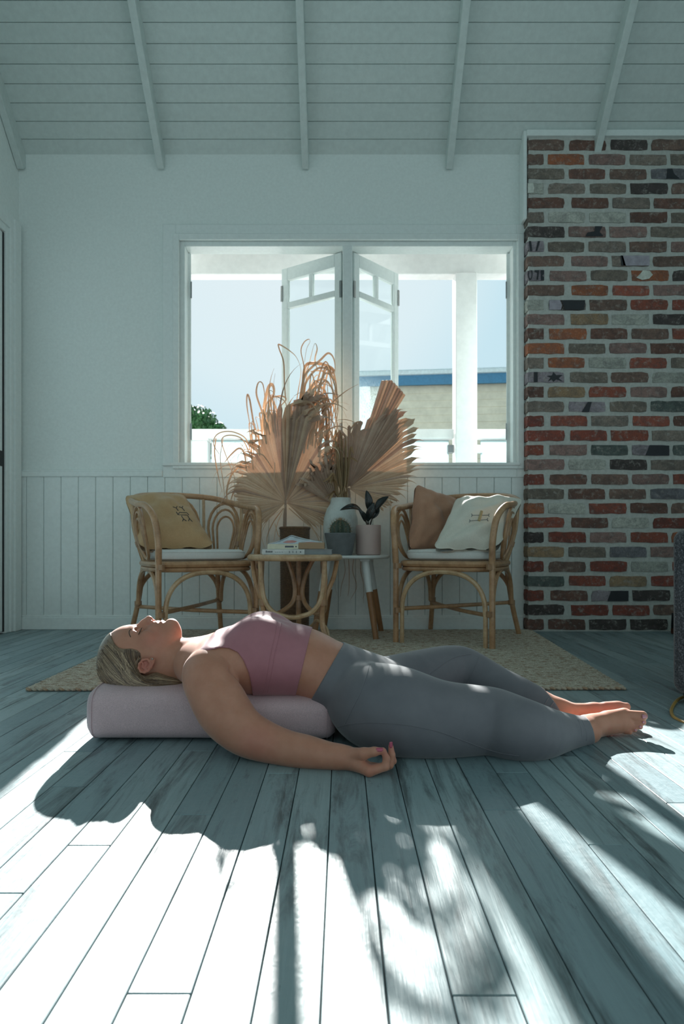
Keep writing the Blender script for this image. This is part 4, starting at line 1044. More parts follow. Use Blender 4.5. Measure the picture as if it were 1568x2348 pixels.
def make_chair(label):
    root = thing('rattan_armchair', (0, 0, 0), label, 'chair', 'rattan armchairs under the window')
    def cane(name, pts, r, mat='cane', n=8, dens=7, raw=False):
        q = pts if raw else [tuple(p) for p in spline(pts, dens)]
        mb = MB(); mb.tube(q, r, n)
        # nodes of the cane: slight swellings
        return mb.build(name, M[mat], root)
    # legs: front posts straight, rear legs raked back
    for sx in (-1, 1):
        cane('leg', [(sx*HW, -HD, 0), (sx*HW, -HD, 0.2), (sx*HW, -HD, 0.455)], 0.0165)
        cane('leg', [(sx*(HW+0.012), HD+0.075, 0), (sx*(HW-0.02), HD+0.018, 0.20), (sx*(HW-0.045), HD-0.02, 0.43)], 0.0155)
        cane('leg_doubler', [(sx*(HW-0.036), -HD+0.002, 0), (sx*(HW-0.036), -HD+0.002, 0.175)], 0.0125, 'cane_pale')
    # seat: two rings, the woven seat between them
    def ringpts(z, k=1.0, n=40):
        o = []
        for i in range(n):
            a = 2*math.pi*i/n; c, s = math.cos(a), math.sin(a); pe = 0.42
            yy = HD*k*math.copysign(abs(s)**pe, s); xx = HW*k*math.copysign(abs(c)**pe, c)
            if yy > 0: xx *= 1 - 0.12*(yy/HD)**2
            o.append((xx, yy, z))
        return o
    mb = MB(); mb.tube(ringpts(0.437), 0.0175, 8, True); mb.build('seat_rail', M['cane'], root)
    mb = MB(); mb.tube(ringpts(0.409, 0.985), 0.0125, 8, True); mb.build('seat_rail_lower', M['cane'], root)
    mb = MB(); q = ringpts(0.445, 0.97); mb.add(q + [(0, 0, 0.440)], [(i, (i+1) % 40, 40) for i in range(40)])
    s_ = mb.build('woven_seat', M['bind'], root); so = s_.modifiers.new('t', 'SOLIDIFY'); so.thickness = 0.006
    # arm and back hoop in one cane, doubled below
    hoop = [(-HW, -HD, 0.44), (-HW-0.004, -HD-0.008, 0.56), (-HW-0.02, -HD+0.015, 0.68), (-HW-0.045, -HD+0.10, 0.745), (-HW-0.055, -0.02, 0.765), (-HW-0.035, HD-0.07, 0.80),
            (-HW+0.06, HD+0.075, 0.838), (0, HD+0.115, 0.85)]
    hoop = hoop + [(-x, y, z) for x, y, z in hoop[-2::-1]]
    hp = spline(hoop, 9)
    MB().tube([tuple(p) for p in hp], 0.0175, 10).build('arm_rail', M['cane'], root)
    arc = np.concatenate([[0], np.cumsum(np.linalg.norm(np.diff(np.array(hp), axis=0), axis=1))])
    def hoop_at(u):                                             # u from -1 (left front post) through 0 (middle of the back) to 1
        s = (u+1)/2*arc[-1]; i = min(len(hp)-2, max(0, int(np.searchsorted(arc, s))-1)); t = (s-arc[i])/(arc[i+1]-arc[i]+1e-9); return hp[i] + (hp[i+1]-hp[i])*t
    base = [(-HW, -HD+0.01, 0.452), (-HW, -0.05, 0.452), (-HW+0.03, HD-0.05, 0.452), (-0.13, HD-0.01, 0.452), (0, HD, 0.452)]
    base = base + [(-x, y, z) for x, y, z in base[-2::-1]]; bp = spline(base, 9)
    arb = np.concatenate([[0], np.cumsum(np.linalg.norm(np.diff(np.array(bp), axis=0), axis=1))])
    def base_at(u):
        s = (u+1)/2*arb[-1]; i = min(len(bp)-2, max(0, int(np.searchsorted(arb, s))-1)); t = (s-arb[i])/(arb[i+1]-arb[i]+1e-9); return bp[i] + (bp[i+1]-bp[i])*t
    def shell(u, v):
        uh = max(-0.99, min(0.99, u)); a = base_at(uh); sgn = 0.83
        hu = uh if abs(uh) < 0.62 else math.copysign(0.62 + (abs(uh)-0.62)*0.72, uh)     # keep clear of the front posts
        b = hoop_at(hu*sgn); w_ = v; bulge = 0.02*math.sin(math.pi*v)
        p = a + (b-a)*w_; n = np.array([p[0], p[1], 0]); n = n/(np.linalg.norm(n)+1e-9); return tuple(p + n*bulge)
    for uc in (-0.72, -0.36, 0.0, 0.36, 0.72):
        for w_, vt, r_ in ((0.150, 0.965, 0.0088), (0.118, 0.86, 0.0072), (0.086, 0.74, 0.0066)):
            if abs(uc) > 0.5:                                   # closed loops in the arms
                q = [(uc + w_*math.cos(a), vt*0.5 + 0.02 + vt*0.48*math.sin(a)) for a in np.linspace(0, 2*math.pi, 25)[:-1]]
                MB().tube([shell(u, max(0.02, v)) for u, v in q], r_, 6, True).build('arm_loop', M['cane'], root)
            else:
                q = [(uc - w_*0.72, 0.0), (uc - w_*0.86, 0.22), (uc - w_, 0.5)] + [(uc - w_*math.cos(a), 0.5 + (vt-0.5)*math.sin(a)) for a in np.linspace(0.25, math.pi-0.25, 10)] + [(uc + w_, 0.5), (uc + w_*0.86, 0.22), (uc + w_*0.72, 0.0)]
                MB().tube([shell(u, v) for u, v in q], r_, 6).build('back_loop', M['cane'], root)
    for u in (-0.54, -0.18, 0.18, 0.54):
        MB().tube([shell(u, v) for v in np.linspace(0, 1, 7)], 0.0095, 7).build('back_post', M['cane_pale'], root)
        MB().tube([shell(u, v) for v in (0.24, 0.28, 0.33)], 0.0155, 8).build('binding', M['bind'], root)
    # arches below the seat, on all four sides
    def arch(a, b, inset_top=0.0, r_=0.0135, mat='cane_pale'):
        a = Vector(a); b = Vector(b); mid = (a+b)/2
        q = []
        for t in np.linspace(0, 1, 25):
            ang = math.pi*t; q.append(tuple(mid + (a-mid)*math.copysign(abs(math.cos(ang))**0.85, math.cos(ang)) + Vector((0, 0, 0.225*abs(math.sin(ang))**0.8))))
        MB().tube(q, r_, 8).build('arch', M[mat], root)
    i_ = HW-0.036
    arch((-i_, -HD+0.002, 0.17), (i_, -HD+0.002, 0.17)); arch((-HW+0.02, HD+0.012, 0.19), (HW-0.02, HD+0.012, 0.19), mat='cane')
    for sx in (-1, 1): arch((sx*(HW-0.006), -HD+0.03, 0.17), (sx*(HW-0.016), HD-0.01, 0.19), mat='cane')
    # crossed stretchers
    cane('stretcher', [(-HW, -HD, 0.185), (0, 0, 0.190), (HW-0.02, HD+0.02, 0.195)], 0.0115)
    cane('stretcher', [(HW, -HD, 0.168), (0, 0, 0.168), (-HW+0.02, HD+0.02, 0.175)], 0.0115)
    for sx in (-1, 1):
        for z in (0.18, 0.425): MB().tube([(sx*(HW-0.012), -HD, z-0.014), (sx*(HW-0.012), -HD, z+0.014)], 0.030, 10, flat=0.66).build('binding', M['bind'], root)
        MB().tube([(sx*(HW-0.02), HD+0.017, 0.18), (sx*(HW-0.02), HD+0.017, 0.208)], 0.021, 10).build('binding', M['bind'], root)
    return root
_BASE_CHAIR = make_chair('rattan armchair with a white and a tan cushion, next to the brick wall')
_BASE_CHAIR.location = (0.665, 3.775, 0.011); _BASE_CHAIR.rotation_euler = (0, 0, R(-26))
chair2 = copy_tree(_BASE_CHAIR); chair2['label'] = 'rattan armchair holding one mustard cushion, left of the palm leaves'
chair2.location = (-0.845, 3.735, 0.011); chair2.rotation_euler = (0, 0, R(29))

# seat pads and scatter cushions
M['canvas'] = fabric('white_canvas', (0.68, 0.71, 0.69), (0.75, 0.775, 0.75), 700, 0.95, 0.2)
M['mustard'] = fabric('mustard_linen', (0.48, 0.305, 0.155), (0.57, 0.38, 0.21), 600, 0.95, 0.35)
M['tan'] = fabric('tan_linen', (0.42, 0.22, 0.14), (0.50, 0.28, 0.185), 600, 0.95, 0.35)
M['cream'] = fabric('cream_linen', (0.66, 0.645, 0.565), (0.75, 0.735, 0.65), 600, 0.95, 0.35)
M['stitch'] = simple('dark_stitch', (0.035, 0.04, 0.05), 0.9); M['stitch_pale'] = simple('grey_stitch', (0.22, 0.24, 0.24), 0.9); M['stitch_gold'] = simple('straw_stitch', (0.45, 0.36, 0.20), 0.9)
def pad(ch, label):
    root = thing('seat_pad', ch.location, label, 'cushion', 'white seat pads on the rattan chairs'); root.rotation_euler = ch.rotation_euler
    mb = MB(); n = 28; m_ = 12; vs = []
    prof = [(0.0, 0.0), (0.90, 0.0), (0.975, 0.010), (1.0, 0.028), (0.985, 0.046), (0.93, 0.056), (0.6, 0.060), (0.0, 0.061)]
    for k_, z_ in prof:
        for i in range(n):
            a = 2*math.pi*i/n; c, s = math.cos(a), math.sin(a); pe = 0.40; yy = s and math.copysign(abs(s)**pe, s)
            x = 0.245*k_*math.copysign(abs(c)**pe, c)*(1 - 0.10*max(0, yy)**2); y = 0.262*k_*yy - 0.010
            vs.append((x, y, 0.4565 + z_ + 0.004*math.sin(5*x*9)*k_*(z_ > 0.04) - 0.02*max(0, -0)*k_))
    L = len(prof); fs = [(i+n*j, (i+1) % n+n*j, (i+1) % n+n*(j+1), i+n*(j+1)) for j in range(L-1) for i in range(n)]
    mb.add(vs, fs); mb.build('cover', M['canvas'], None)
    o = COL.objects[-1]; o.parent = root
    q = [((0.245*0.99)*math.copysign(abs(math.cos(a))**0.4, math.cos(a))*(1-0.10*max(0, math.copysign(abs(math.sin(a))**0.4, math.sin(a)))**2), 0.262*0.99*math.copysign(abs(math.sin(a))**0.4, math.sin(a))-0.010, 0.4565+0.046) for a in np.linspace(0, 2*math.pi, 57)[:-1]]
    o = MB().tube(q, 0.0022, 5, True).build('piping', M['canvas'], None); o.parent = root
    return root
pad(_BASE_CHAIR, 'white seat pad on the rattan armchair by the brick wall')
pad(chair2, 'white seat pad on the rattan armchair beneath the mustard cushion')
def pillow(name, label, cor, thick, mat, seed, edge=0.0):
    """cor: four corners (bottom left, bottom right, top right, top left) in the world"""
    a, b, c, d = [Vector(q) for q in cor]; cen = (a+b+c+d)/4
    root = thing(name, cen, label, 'cushion'); r2 = random.Random(seed); n = 26
    nrm = (b-a).cross(d-a).normalized()
    ph = [r2.uniform(0, 6.28) for _ in range(8)]
    def surf(u, v, side):
        # sides bow inward between the corners
        k_ = 1 - 0.075*(abs(u)*abs(v))**7 - 0.005*math.sin(9*u+ph[4])*abs(v)**3 - 0.005*math.sin(8*v+ph[5])*abs(u)**3; u, v = u*k_, v*k_
        bu = 0.06*(1-v*v)*(abs(u)**3)*math.copysign(1, u); bv = 0.06*(1-u*u)*(abs(v)**3)*math.copysign(1, v)
        uu, vv = (u-bu)*0.5+0.5, (v-bv)*0.5+0.5
        p = a*(1-uu)*(1-vv) + b*uu*(1-vv) + c*uu*vv + d*(1-uu)*vv
        t = (max(0, 1-abs(u)**2.8)*max(0, 1-abs(v)**2.8))**0.52
        wr = 0.0065*(math.sin(7*u+3*v+ph[0]) + math.sin(-5*u+9*v+ph[1]) + 0.9*math.sin(15*u*v+ph[2]+4*v) + 1.2*math.sin(11*math.atan2(v+1.05, u+1.05)+ph[6])*max(0, 1-math.hypot(u+1, v+1)/1.5) + 1.2*math.sin(13*math.atan2(v-1.05, u+1.05)+ph[7])*max(0, 1-math.hypot(u+1, v-1)/1.5))*t**0.5
        cr = -0.010*math.exp(-((u*math.cos(ph[3])+v*math.sin(ph[3])-0.25)/0.10)**2)*t
        return p + nrm*side*(thick*0.5*t + (wr+cr)*(0.2+t))
    mb = MB(); vs = []; fs = []
    for side in (1, -1):
        o_ = len(vs)
        for i in range(n+1):
            for j in range(n+1): vs.append(surf(-1+2*i/n, -1+2*j/n, side))
        for i in range(n):
            for j in range(n):
                q = (o_+i*(n+1)+j, o_+(i+1)*(n+1)+j, o_+(i+1)*(n+1)+j+1, o_+i*(n+1)+j+1); fs.append(q if side > 0 else q[::-1])
    mb.add(vs, fs); cv = mb.build('cover', mat, root, True, 80)
    surf.bvh = BVHTree.FromPolygons([tuple(q) for q in vs], fs)
    q = [surf(u, v, 1) for u, v in [(-1+2*t, -1) for t in np.linspace(0, 1, 16)[:-1]] + [(1, -1+2*t) for t in np.linspace(0, 1, 16)[:-1]] + [(1-2*t, 1) for t in np.linspace(0, 1, 16)[:-1]] + [(-1, 1-2*t) for t in np.linspace(0, 1, 16)[:-1]]]
    MB().tube(q, 0.0026, 5, True).build('edge_seam', mat, root)
    return root, surf
def mark(root, surf, strokes, mat, w_=0.0035):
    """stitched strokes lying on the cushion's face"""
    mb = MB()
    for pts in strokes:
        q = [on(surf.bvh, x, y, 0.0006) for x, y in pts]; q = [p for p in q if p is not None]
        if len(q) > 1: mb.tube([tuple(p) for p in q], w_, 6)
    mb.build('embroidered_mark', mat, root)
def li(*p): return [(a[0]+(b[0]-a[0])*t/3, a[1]+(b[1]-a[1])*t/3) for a, b in zip(p[:-1], p[1:]) for t in range(3)] + [p[-1]]
p1, s1 = pillow('scatter_cushion', 'mustard linen cushion with dark embroidered sign on the rattan armchair', [P(322, 1264, 3.52), P(496, 1258, 3.64), P(422, 1136, 3.92), P(283, 1139, 3.80)], 0.20, M['mustard'], 2)
mark(p1, s1, [li((396, 1162), (404, 1165), (406, 1161)), li((404, 1165), (409, 1171.5)), li((410, 1162), (417, 1164.5), (419, 1161)), li((417, 1164.5), (423, 1171.5)), li((404, 1174), (409, 1181), (411, 1175), (428, 1176), (433, 1181)),
    li((411, 1181), (429, 1181)), li((416, 1183), (420.5, 1190), (418.5, 1195.5)), li((420.5, 1190), (427.5, 1195)), li((430, 1182), (434, 1189), (432, 1195)), li((434, 1189), (441, 1196.5))], M['stitch'], 0.0021)
p2, s2 = pillow('scatter_cushion', 'tan brown linen cushion standing behind the white one in the rattan armchair', [P(934, 1262, 3.72), P(1020, 1262, 3.82), P(1050, 1144, 4.00), P(951, 1110, 3.92)], 0.15, M['tan'], 4)
p3, s3 = pillow('scatter_cushion', 'cream white linen cushion with stitched sign leaning against the tan cushion', [P(990, 1264, 3.50), P(1142, 1262, 3.42), P(1202, 1146, 3.70), P(1046, 1144, 3.80)], 0.19, M['cream'], 9)
mark(p3, s3, [li((1081, 1181.5), (1121, 1181.5)), li((1080.5, 1178), (1083, 1181.5), (1080.5, 1185)), li((1121.5, 1178), (1119, 1181.5), (1121.5, 1185)), li((1076, 1194.5), (1118, 1191.5)), li((1076, 1191), (1078, 1194.5), (1075.5, 1198)), li((1118.5, 1188), (1116, 1191.5), (1119, 1195))], M['stitch_pale'], 0.0020)
mark(p3, s3, [li((1104, 1172), (1097.5, 1195))], M['stitch_gold'], 0.0085)
# ================================================================== rattan side table and what is on it
TX, TY, TZ = -0.246, 3.425, 0.5025
rt_ = thing('rattan_side_table', (TX, TY, 0), 'round rattan side table with bent cane legs between the chairs', 'table')
TR = 0.232
def circ(r, z, n=40, a0=0, a1=360): return [(TX + r*math.cos(R(a0+(a1-a0)*i/n)), TY + r*math.sin(R(a0+(a1-a0)*i/n)), z) for i in range(n + (0 if a1-a0 == 360 else 1))]
MB().tube(circ(TR, TZ-0.016), 0.0165, 10, True).build('rim', M['cane_pale'], rt_)
MB().lathe([(0.001, TZ-0.020), (TR, TZ-0.020), (TR, TZ-0.006), (0.001, TZ-0.006)], (TX, TY, 0), 36).build('tabletop', M['bind'], rt_)
angs = (215, 322, 88)
def pol(a, r, z): return (TX + r*math.cos(R(a)), TY + r*math.sin(R(a)), z)
for a in angs:
    MB().tube([tuple(p) for p in spline([pol(a, 0.196, TZ-0.02), pol(a, 0.200, 0.34), pol(a, 0.185, 0.20), pol(a, 0.195, 0.12), pol(a, 0.250, 0.0)], 8)], 0.0145, 8).build('leg', M['cane'], rt_)
for i in range(3):
    a, b = angs[i], angs[(i+1) % 3]; b = b if b > a else b + 360; d = b - a
    ra, rb_ = ((219, 318), (2, 65), (106, 180))[i]
    if i == 0: q = [pol(ra, 0.214, TZ-0.022), pol(a+3, 0.203, 0.37), pol(a+5, 0.190, 0.275), pol(a+16, 0.165, 0.215), pol(a+36, 0.130, 0.190), pol(a+d/2, 0.118, 0.185), pol(b-36, 0.130, 0.190), pol(b-16, 0.165, 0.215), pol(b-5, 0.190, 0.275), pol(b-3, 0.203, 0.37), pol(rb_, 0.214, TZ-0.022)]
    elif i == 1: q = [pol(ra, 0.222, TZ-0.022), pol(-16, 0.212, 0.39), pol(-32, 0.196, 0.29), pol(-20, 0.165, 0.215), pol(15, 0.125, 0.185), pol(52, 0.135, 0.195), pol(76, 0.170, 0.235), pol(81, 0.178, 0.30), pol(76, 0.196, 0.39), pol(rb_, 0.218, TZ-0.022)]
    else: q = [pol(ra, 0.218, TZ-0.022), pol(98, 0.196, 0.39), pol(94, 0.178, 0.30), pol(99, 0.170, 0.235), pol(124, 0.135, 0.195), pol(162, 0.125, 0.185), pol(198, 0.165, 0.215), pol(210, 0.196, 0.29), pol(196, 0.212, 0.39), pol(rb_, 0.222, TZ-0.022)]
    MB().tube([tuple(p) for p in spline(q, 6)], 0.0125, 8).build('bent_cane', M['cane_pale'] if i == 0 else M['cane'], rt_)
    q = [pol(a+d*0.02, 0.225, 0.045), pol(a+d*0.22, 0.17, 0.115), pol(a+d*0.5, 0.125, 0.150), pol(b-d*0.22, 0.17, 0.115), pol(b-d*0.02, 0.225, 0.045)]
    MB().tube([tuple(p) for p in spline(q, 6)], 0.0080, 7).build('bent_stretcher', M['cane_pale'], rt_)
for a in angs:
    MB().tube([pol(a, 0.189, 0.245), pol(a, 0.189, 0.275)], 0.024, 10, flat=1.0).build('binding', M['bind'], rt_)
    MB().tube([pol(a, 0.212, 0.050), pol(a, 0.222, 0.036)], 0.019, 10).build('binding', M['bind'], rt_)
# books
M['page'] = simple('pages', (0.62, 0.57, 0.47), 0.9, 0.12, 1, aniso=(3, 3, 900)); M['bookgrey'] = simple('grey_cover', (0.25, 0.28, 0.29), 0.5); M['bookwhite'] = simple('white_spine', (0.66, 0.70, 0.70), 0.45)
M['bookcream'] = simple('cream_cover', (0.66, 0.66, 0.52), 0.5); M['kraft'] = simple('kraft_pages', (0.38, 0.27, 0.17), 0.9, 0.12, 1, aniso=(3, 3, 900)); M['print'] = simple('printed_grey', (0.10, 0.12, 0.14), 0.6); M['glossy'] = simple('pale_blue_cover', (0.50, 0.62, 0.68), 0.3, 0.1, 20); M['rose'] = simple('rose_picture', (0.52, 0.26, 0.24), 0.35)
def book(name, label, corner, w_, d_, h, ang, cover, page, spine):
    root = thing(name, corner, label, 'book'); root.rotation_euler = (0, 0, R(ang)); Mx = Matrix.LocRotScale(root.location, root.rotation_euler, None)
    MB().box((0.003, 0.004, 0.0025), (w_, d_-0.004, h-0.0025), 0, Mx).build('page_block', page, root, False)
    MB().box((0, 0, 0), (w_+0.003, d_, 0.0025), 0, Mx).build('back_cover', cover, root, False)
    MB().box((0, 0, h-0.0025), (w_+0.003, d_, h), 0, Mx).build('front_cover', cover, root, False)
    return root, Mx
# lower one: its spine faces left front
bz = TZ + 0.0003
r1, m1 = book('book', 'large thin white spined book at the bottom of the pile on the rattan table', (P(692, 1256, 3.27).x, 3.27, bz), 0.150, 0.26, 0.026, 6, M['bookgrey'], M['bookgrey'], None)
for o in list(r1.children): o.matrix_parent_inverse = base_of(r1).inverted()
def spine_panel(root, Mx, x0, x1, h, mat, name='spine'):
    return MB().box((x0, -0.0022, 0.0), (x1, 0.0, h), 0.0008, Mx).build(name, mat, root, False)
r1.location.x -= 0.0
# the spine is the long side towards the lens: left three fifths show it, the rest is the fore-edge
mz = Matrix.Translation((P(601, 1256, 3.27).x, 3.266, bz)); 
sp1 = MB().box((0, 0, 0), (0.212, 0.004, 0.026), 0.001, mz).build('spine', M['bookwhite'], r1, False)
mb = MB()
for k in range(9):
    if k < 4: mb.box((0.018+0.009*k, -0.0006, 0.010), (0.0245+0.009*k, 0.0002, 0.0185 if k else 0.0205), 0, mz)
for x in (0.065, 0.075, 0.085, 0.097): mb.box((x, -0.0006, 0.0115), (x+0.007, 0.0002, 0.0135), 0, mz)
for x in (0.135, 0.152, 0.170): mb.box((x, -0.0006, 0.008), (x+0.003, 0.0002, 0.018), 0, mz)
mb.lathe([(0.001, 0), (0.0035, 0), (0.0035, 0.001), (0.001, 0.001)], (0, 0, 0), 10)
dot_ = mb.v[-40:]; mb.v[-40:] = [(mz @ Vector((0.192 + x, -0.0006 + z*0.5, 0.013 + y))) for x, y, z in [tuple(q) for q in dot_]]
mb.build('spine_print', M['print'], sp1, False)
MB().box((0.0, 0.004, 0.0), (0.15, 0.20, 0.026), 0, mz).build('page_block', M['bookwhite'], r1, False)
bz2 = bz + 0.0263
mz2 = Matrix.Translation((P(613, 1246, 3.285).x, 3.285, bz2))
r2_ = thing('book', (mz2.translation.x+0.12, 3.36, bz2), 'thick paperback with cream spine on top of the white book', 'book')
MB().box((0, 0, 0), (0.156, 0.004, 0.027), 0.0012, mz2).build('spine', M['bookcream'], r2_, False)
MB().box((0.0, 0.004, 0.0), (0.16, 0.155, 0.0015), 0, mz2).build('back_cover', M['bookcream'], r2_, False)
MB().box((0.157, -0.001, 0.002), (0.285, 0.15, 0.034), 0.001, mz2).build('page_block', M['kraft'], r2_, False)
MB().box((0.0, 0.004, 0.0255), (0.157, 0.155, 0.027), 0, mz2).build('front_cover', M['glossy'], r2_, False)
MB().box((0.002, 0.005, 0.0015), (0.156, 0.15, 0.0255), 0, mz2).build('page_block', M['page'], r2_, False)
mb = MB(); mb.box((0.088, -0.0005, 0.009), (0.132, 0.0002, 0.018), 0, mz2); mb.box((0.140, -0.0005, 0.010), (0.147, 0.0002, 0.017), 0, mz2); mb.build('spine_print', M['print'], r2_, False)
# open leaflet lying on the paperback like a small tent
r3 = thing('magazine', (mz2.translation.x+0.10, 3.35, bz2+0.027), 'open glossy leaflet peaked like a tent on the top book', 'magazine')
for sgn, mat in ((-1, M['glossy']), (1, M['rose'])):
    mb = MB(); vs = []
    n_ = 8; xp = 0.118
    for i in range(n_+1):
        t = i/n_; x = xp - 0.112*t if sgn < 0 else xp + 0.155*t; z = 0.0275 + 0.041*(1-t)**1.5 + (0.007*min(1, t*1.6) if sgn > 0 else 0)
        vs += [(x, 0.004, z), (x, 0.15, z+0.002), (x, 0.004, z+0.003), (x, 0.15, z+0.005)]
    fs = []
    for i in range(n_):
        b0 = 4*i; fs += [(b0, b0+4, b0+5, b0+1), (b0+2, b0+3, b0+7, b0+6), (b0, b0+2, b0+6, b0+4), (b0+1, b0+5, b0+7, b0+3)]
    fs += [(0, 1, 3, 2), (4*n_, 4*n_+2, 4*n_+3, 4*n_+1)]
    mb.add([mz2 @ Vector(q) for q in vs], fs); mb.build('leaflet_page', M['glossy'], r3)
    if sgn < 0:
        pm = MB()
        for i in range(2, 6):
            p0 = vs[4*i+2]; p1_ = vs[4*i+6]
            pm.add([mz2 @ (Vector(q) + Vector((0, dy, 0.0006))) for q, dy in ((p0, 0.02), (p1_, 0.02), (p1_, 0.09), (p0, 0.09))], [(0, 1, 2, 3)])
        pm.build('picture', M['rose'], r3)

gp = [(0.010, 0.0275)] + [(0.010 + 0.108*t, 0.0275 + 0.0385*t**1.5) for t in np.linspace(0.1, 1, 8)] + [(0.118 + 0.150*t, 0.0275 + 0.0385*(1-t)**1.5 + 0.0068*min(1, t*1.6)) for t in np.linspace(0.1, 1, 8)] + [(0.268, 0.0345), (0.16, 0.0345), (0.155, 0.0275)]
mb = MB(); ng = len(gp); mb.add([mz2 @ Vector((x, yy, z)) for yy in (0.0065, 0.148) for x, z in gp], [tuple(range(ng)), tuple(range(2*ng-1, ng-1, -1))] + [(i, i+ng, (i+1) % ng+ng, (i+1) % ng) for i in range(ng)]); mb.build('leaflet_body', M['glossy'], r3, False)
mb = MB()
for pl_ in ([(0.075, 0.034), (0.100, 0.044), (0.125, 0.046), (0.150, 0.040), (0.135, 0.033), (0.100, 0.031)], [(0.17, 0.037), (0.21, 0.034), (0.262, 0.0335), (0.215, 0.0375)]):
    mb.add([mz2 @ Vector((x, 0.0058, z)) for x, z in pl_], [tuple(range(len(pl_)))])
mb.build('picture', M['rose'], r3, False)
for q_ in range(0):
    mb = MB(); hh = 0.036 - 0.0085*q_; y_ = 0.008 + 0.004*q_
    pr = [(0.014+0.012*q_, 0.0278), (0.118, 0.0278+hh), (0.262-0.02*q_, 0.0345), (0.262-0.02*q_, 0.0335), (0.118, 0.0262+hh), (0.014+0.012*q_, 0.0272)]
    mb.add([mz2 @ Vector((x, yy, z)) for yy in (y_, 0.145) for x, z in pr], [tuple(range(6)), tuple(range(11, 5, -1))] + [(i, i+6, (i+1) % 6+6, (i+1) % 6) for i in range(6)])
    mb.build('leaflet_page', (M['glossy'], M['rose'], M['page'], M['glossy'])[q_], r3, False)

# ================================================================== white table with dipped legs
WX, WY, WZ = 0.040, 3.955, 0.490
wt = thing('round_table', (WX, WY, 0), 'round white table on four wooden legs dipped in white paint', 'table')
M['tablewhite'] = simple('white_lacquer', (0.70, 0.745, 0.74), 0.35, 0.02, 10); M['beech'] = wood('oak_leg', (0.25, 0.115, 0.045), (0.38, 0.19, 0.08), 0.45, (40, 40, 3))
MB().lathe([(0.001, WZ-0.020), (0.236, WZ-0.020), (0.246, WZ-0.014), (0.248, WZ-0.004), (0.244, WZ), (0.001, WZ)], (WX, WY, 0), 56).build('tabletop', M['tablewhite'], wt)
for a in (-53, 37, 127, 217):
    dx, dy = math.cos(R(a)), math.sin(R(a)); top = Vector((WX + dx*0.155, WY + dy*0.155, WZ-0.02)); bot = Vector((WX + dx*0.258, WY + dy*0.258, 0.010))
    mid = top + (bot-top)*0.42
    lg = MB().tube([mid, bot], [0.0205, 0.0165], 14).build('leg', M['beech'], wt); MB().tube([top, mid - (bot-top)*0.0002], [0.0235, 0.0207], 14).build('dipped_end', M['tablewhite'], lg)
    MB().box((top.x-0.03, top.y-0.03, WZ-0.034), (top.x+0.03, top.y+0.03, WZ-0.0195), 0.003).build('leg_bracket', M['tablewhite'], wt, False)
# vase
M['vase'] = simple('white_stoneware', (0.62, 0.66, 0.64), 0.75, 0.06, 25, 0.35); M['cement'] = simple('cement', (0.155, 0.168, 0.175), 0.9, 0.08, 18, 0.3); M['pinkpot'] = simple('pink_glaze', (0.50, 0.375, 0.345), 0.45, 0.03, 9)
vx, vy = P(781, 1200, 4.02).x, 4.06
vs_ = thing('vase', (vx, vy, WZ), 'tall white stoneware vase on the white table', 'vase')
MB().lathe([(0.001, 0), (0.070, 0), (0.092, 0.03), (0.106, 0.10), (0.110, 0.17), (0.104, 0.23), (0.086, 0.285), (0.066, 0.315), (0.062, 0.335), (0.066, 0.352), (0.060, 0.352), (0.056, 0.335), (0.060, 0.31), (0.080, 0.27), (0.09, 0.15), (0.06, 0.02), (0.001, 0.015)], (vx, vy, WZ+0.0003), 40).build('body', M['vase'], vs_)
# cement pot with a cactus
cx_, cy_ = P(780, 1240, 3.80).x, 3.835
cp = thing('cement_pot', (cx_, cy_, WZ), 'grey cement pot on the white table with the round cactus', 'pot')
MB().lathe([(0.001, 0), (0.066, 0), (0.070, 0.004), (0.093, 0.128), (0.091, 0.131), (0.084, 0.131), (0.080, 0.115), (0.001, 0.113)], (cx_, cy_, WZ+0.0003), 40).build('body', M['cement'], cp)
M['soil'] = simple('soil', (0.05, 0.035, 0.025), 0.95, 0.2, 60); MB().lathe([(0.001, 0.105), (0.081, 0.105), (0.081, 0.119), (0.001, 0.121)], (cx_, cy_, WZ), 24).build('soil', M['soil'], cp)
M['cactus'] = simple('cactus_skin', (0.06, 0.085, 0.06), 0.55, 0.12, 40); M['spine'] = simple('cactus_spine', (0.36, 0.25, 0.15), 0.6)
ck = thing('cactus', (cx_-0.0, cy_, WZ+0.121), 'round ribbed cactus with pale spines in the grey pot', 'cactus')
mb = MB(); n, m_ = 72, 14; vs = []
for j in range(m_+1):
    t = j/m_; ph = -0.45 + (math.pi/2+0.45)*t
    for i in range(n):
        a = 2*math.pi*i/n; rr = (0.055*math.cos(ph)*(1 + 0.13*math.cos(12*a)))
        vs.append((cx_ + rr*math.cos(a), cy_ + rr*math.sin(a), WZ+0.117+0.028 + 0.064*math.sin(ph)))
mb.add(vs, [(j*n+i, j*n+(i+1) % n, (j+1)*n+(i+1) % n, (j+1)*n+i) for j in range(m_) for i in range(n)]); mb.build('body', M['cactus'], ck)
mb = MB(); r4 = random.Random(6)
for i in range(12):
    for j in range(8):
        ph = -0.3 + 1.75*j/7; a = 2*math.pi*i/12; rr = 0.0555*math.cos(ph)*1.13; c_ = Vector((cx_ + rr*math.cos(a), cy_ + rr*math.sin(a), WZ+0.145+0.0645*math.sin(ph)))
        nn = Vector((math.cos(a)*math.cos(ph), math.sin(a)*math.cos(ph), math.sin(ph)))
        for q in range(5):
            d = (nn + Vector((r4.gauss(0, .6), r4.gauss(0, .6), r4.gauss(0, .6)))).normalized(); L = r4.uniform(.010, .022); mb.tube([c_, c_ + d*L], [0.0007, 0.0002], 3, cap=False)
o = mb.build('spines', M['spine'], ck); o['kind'] = 'stuff'
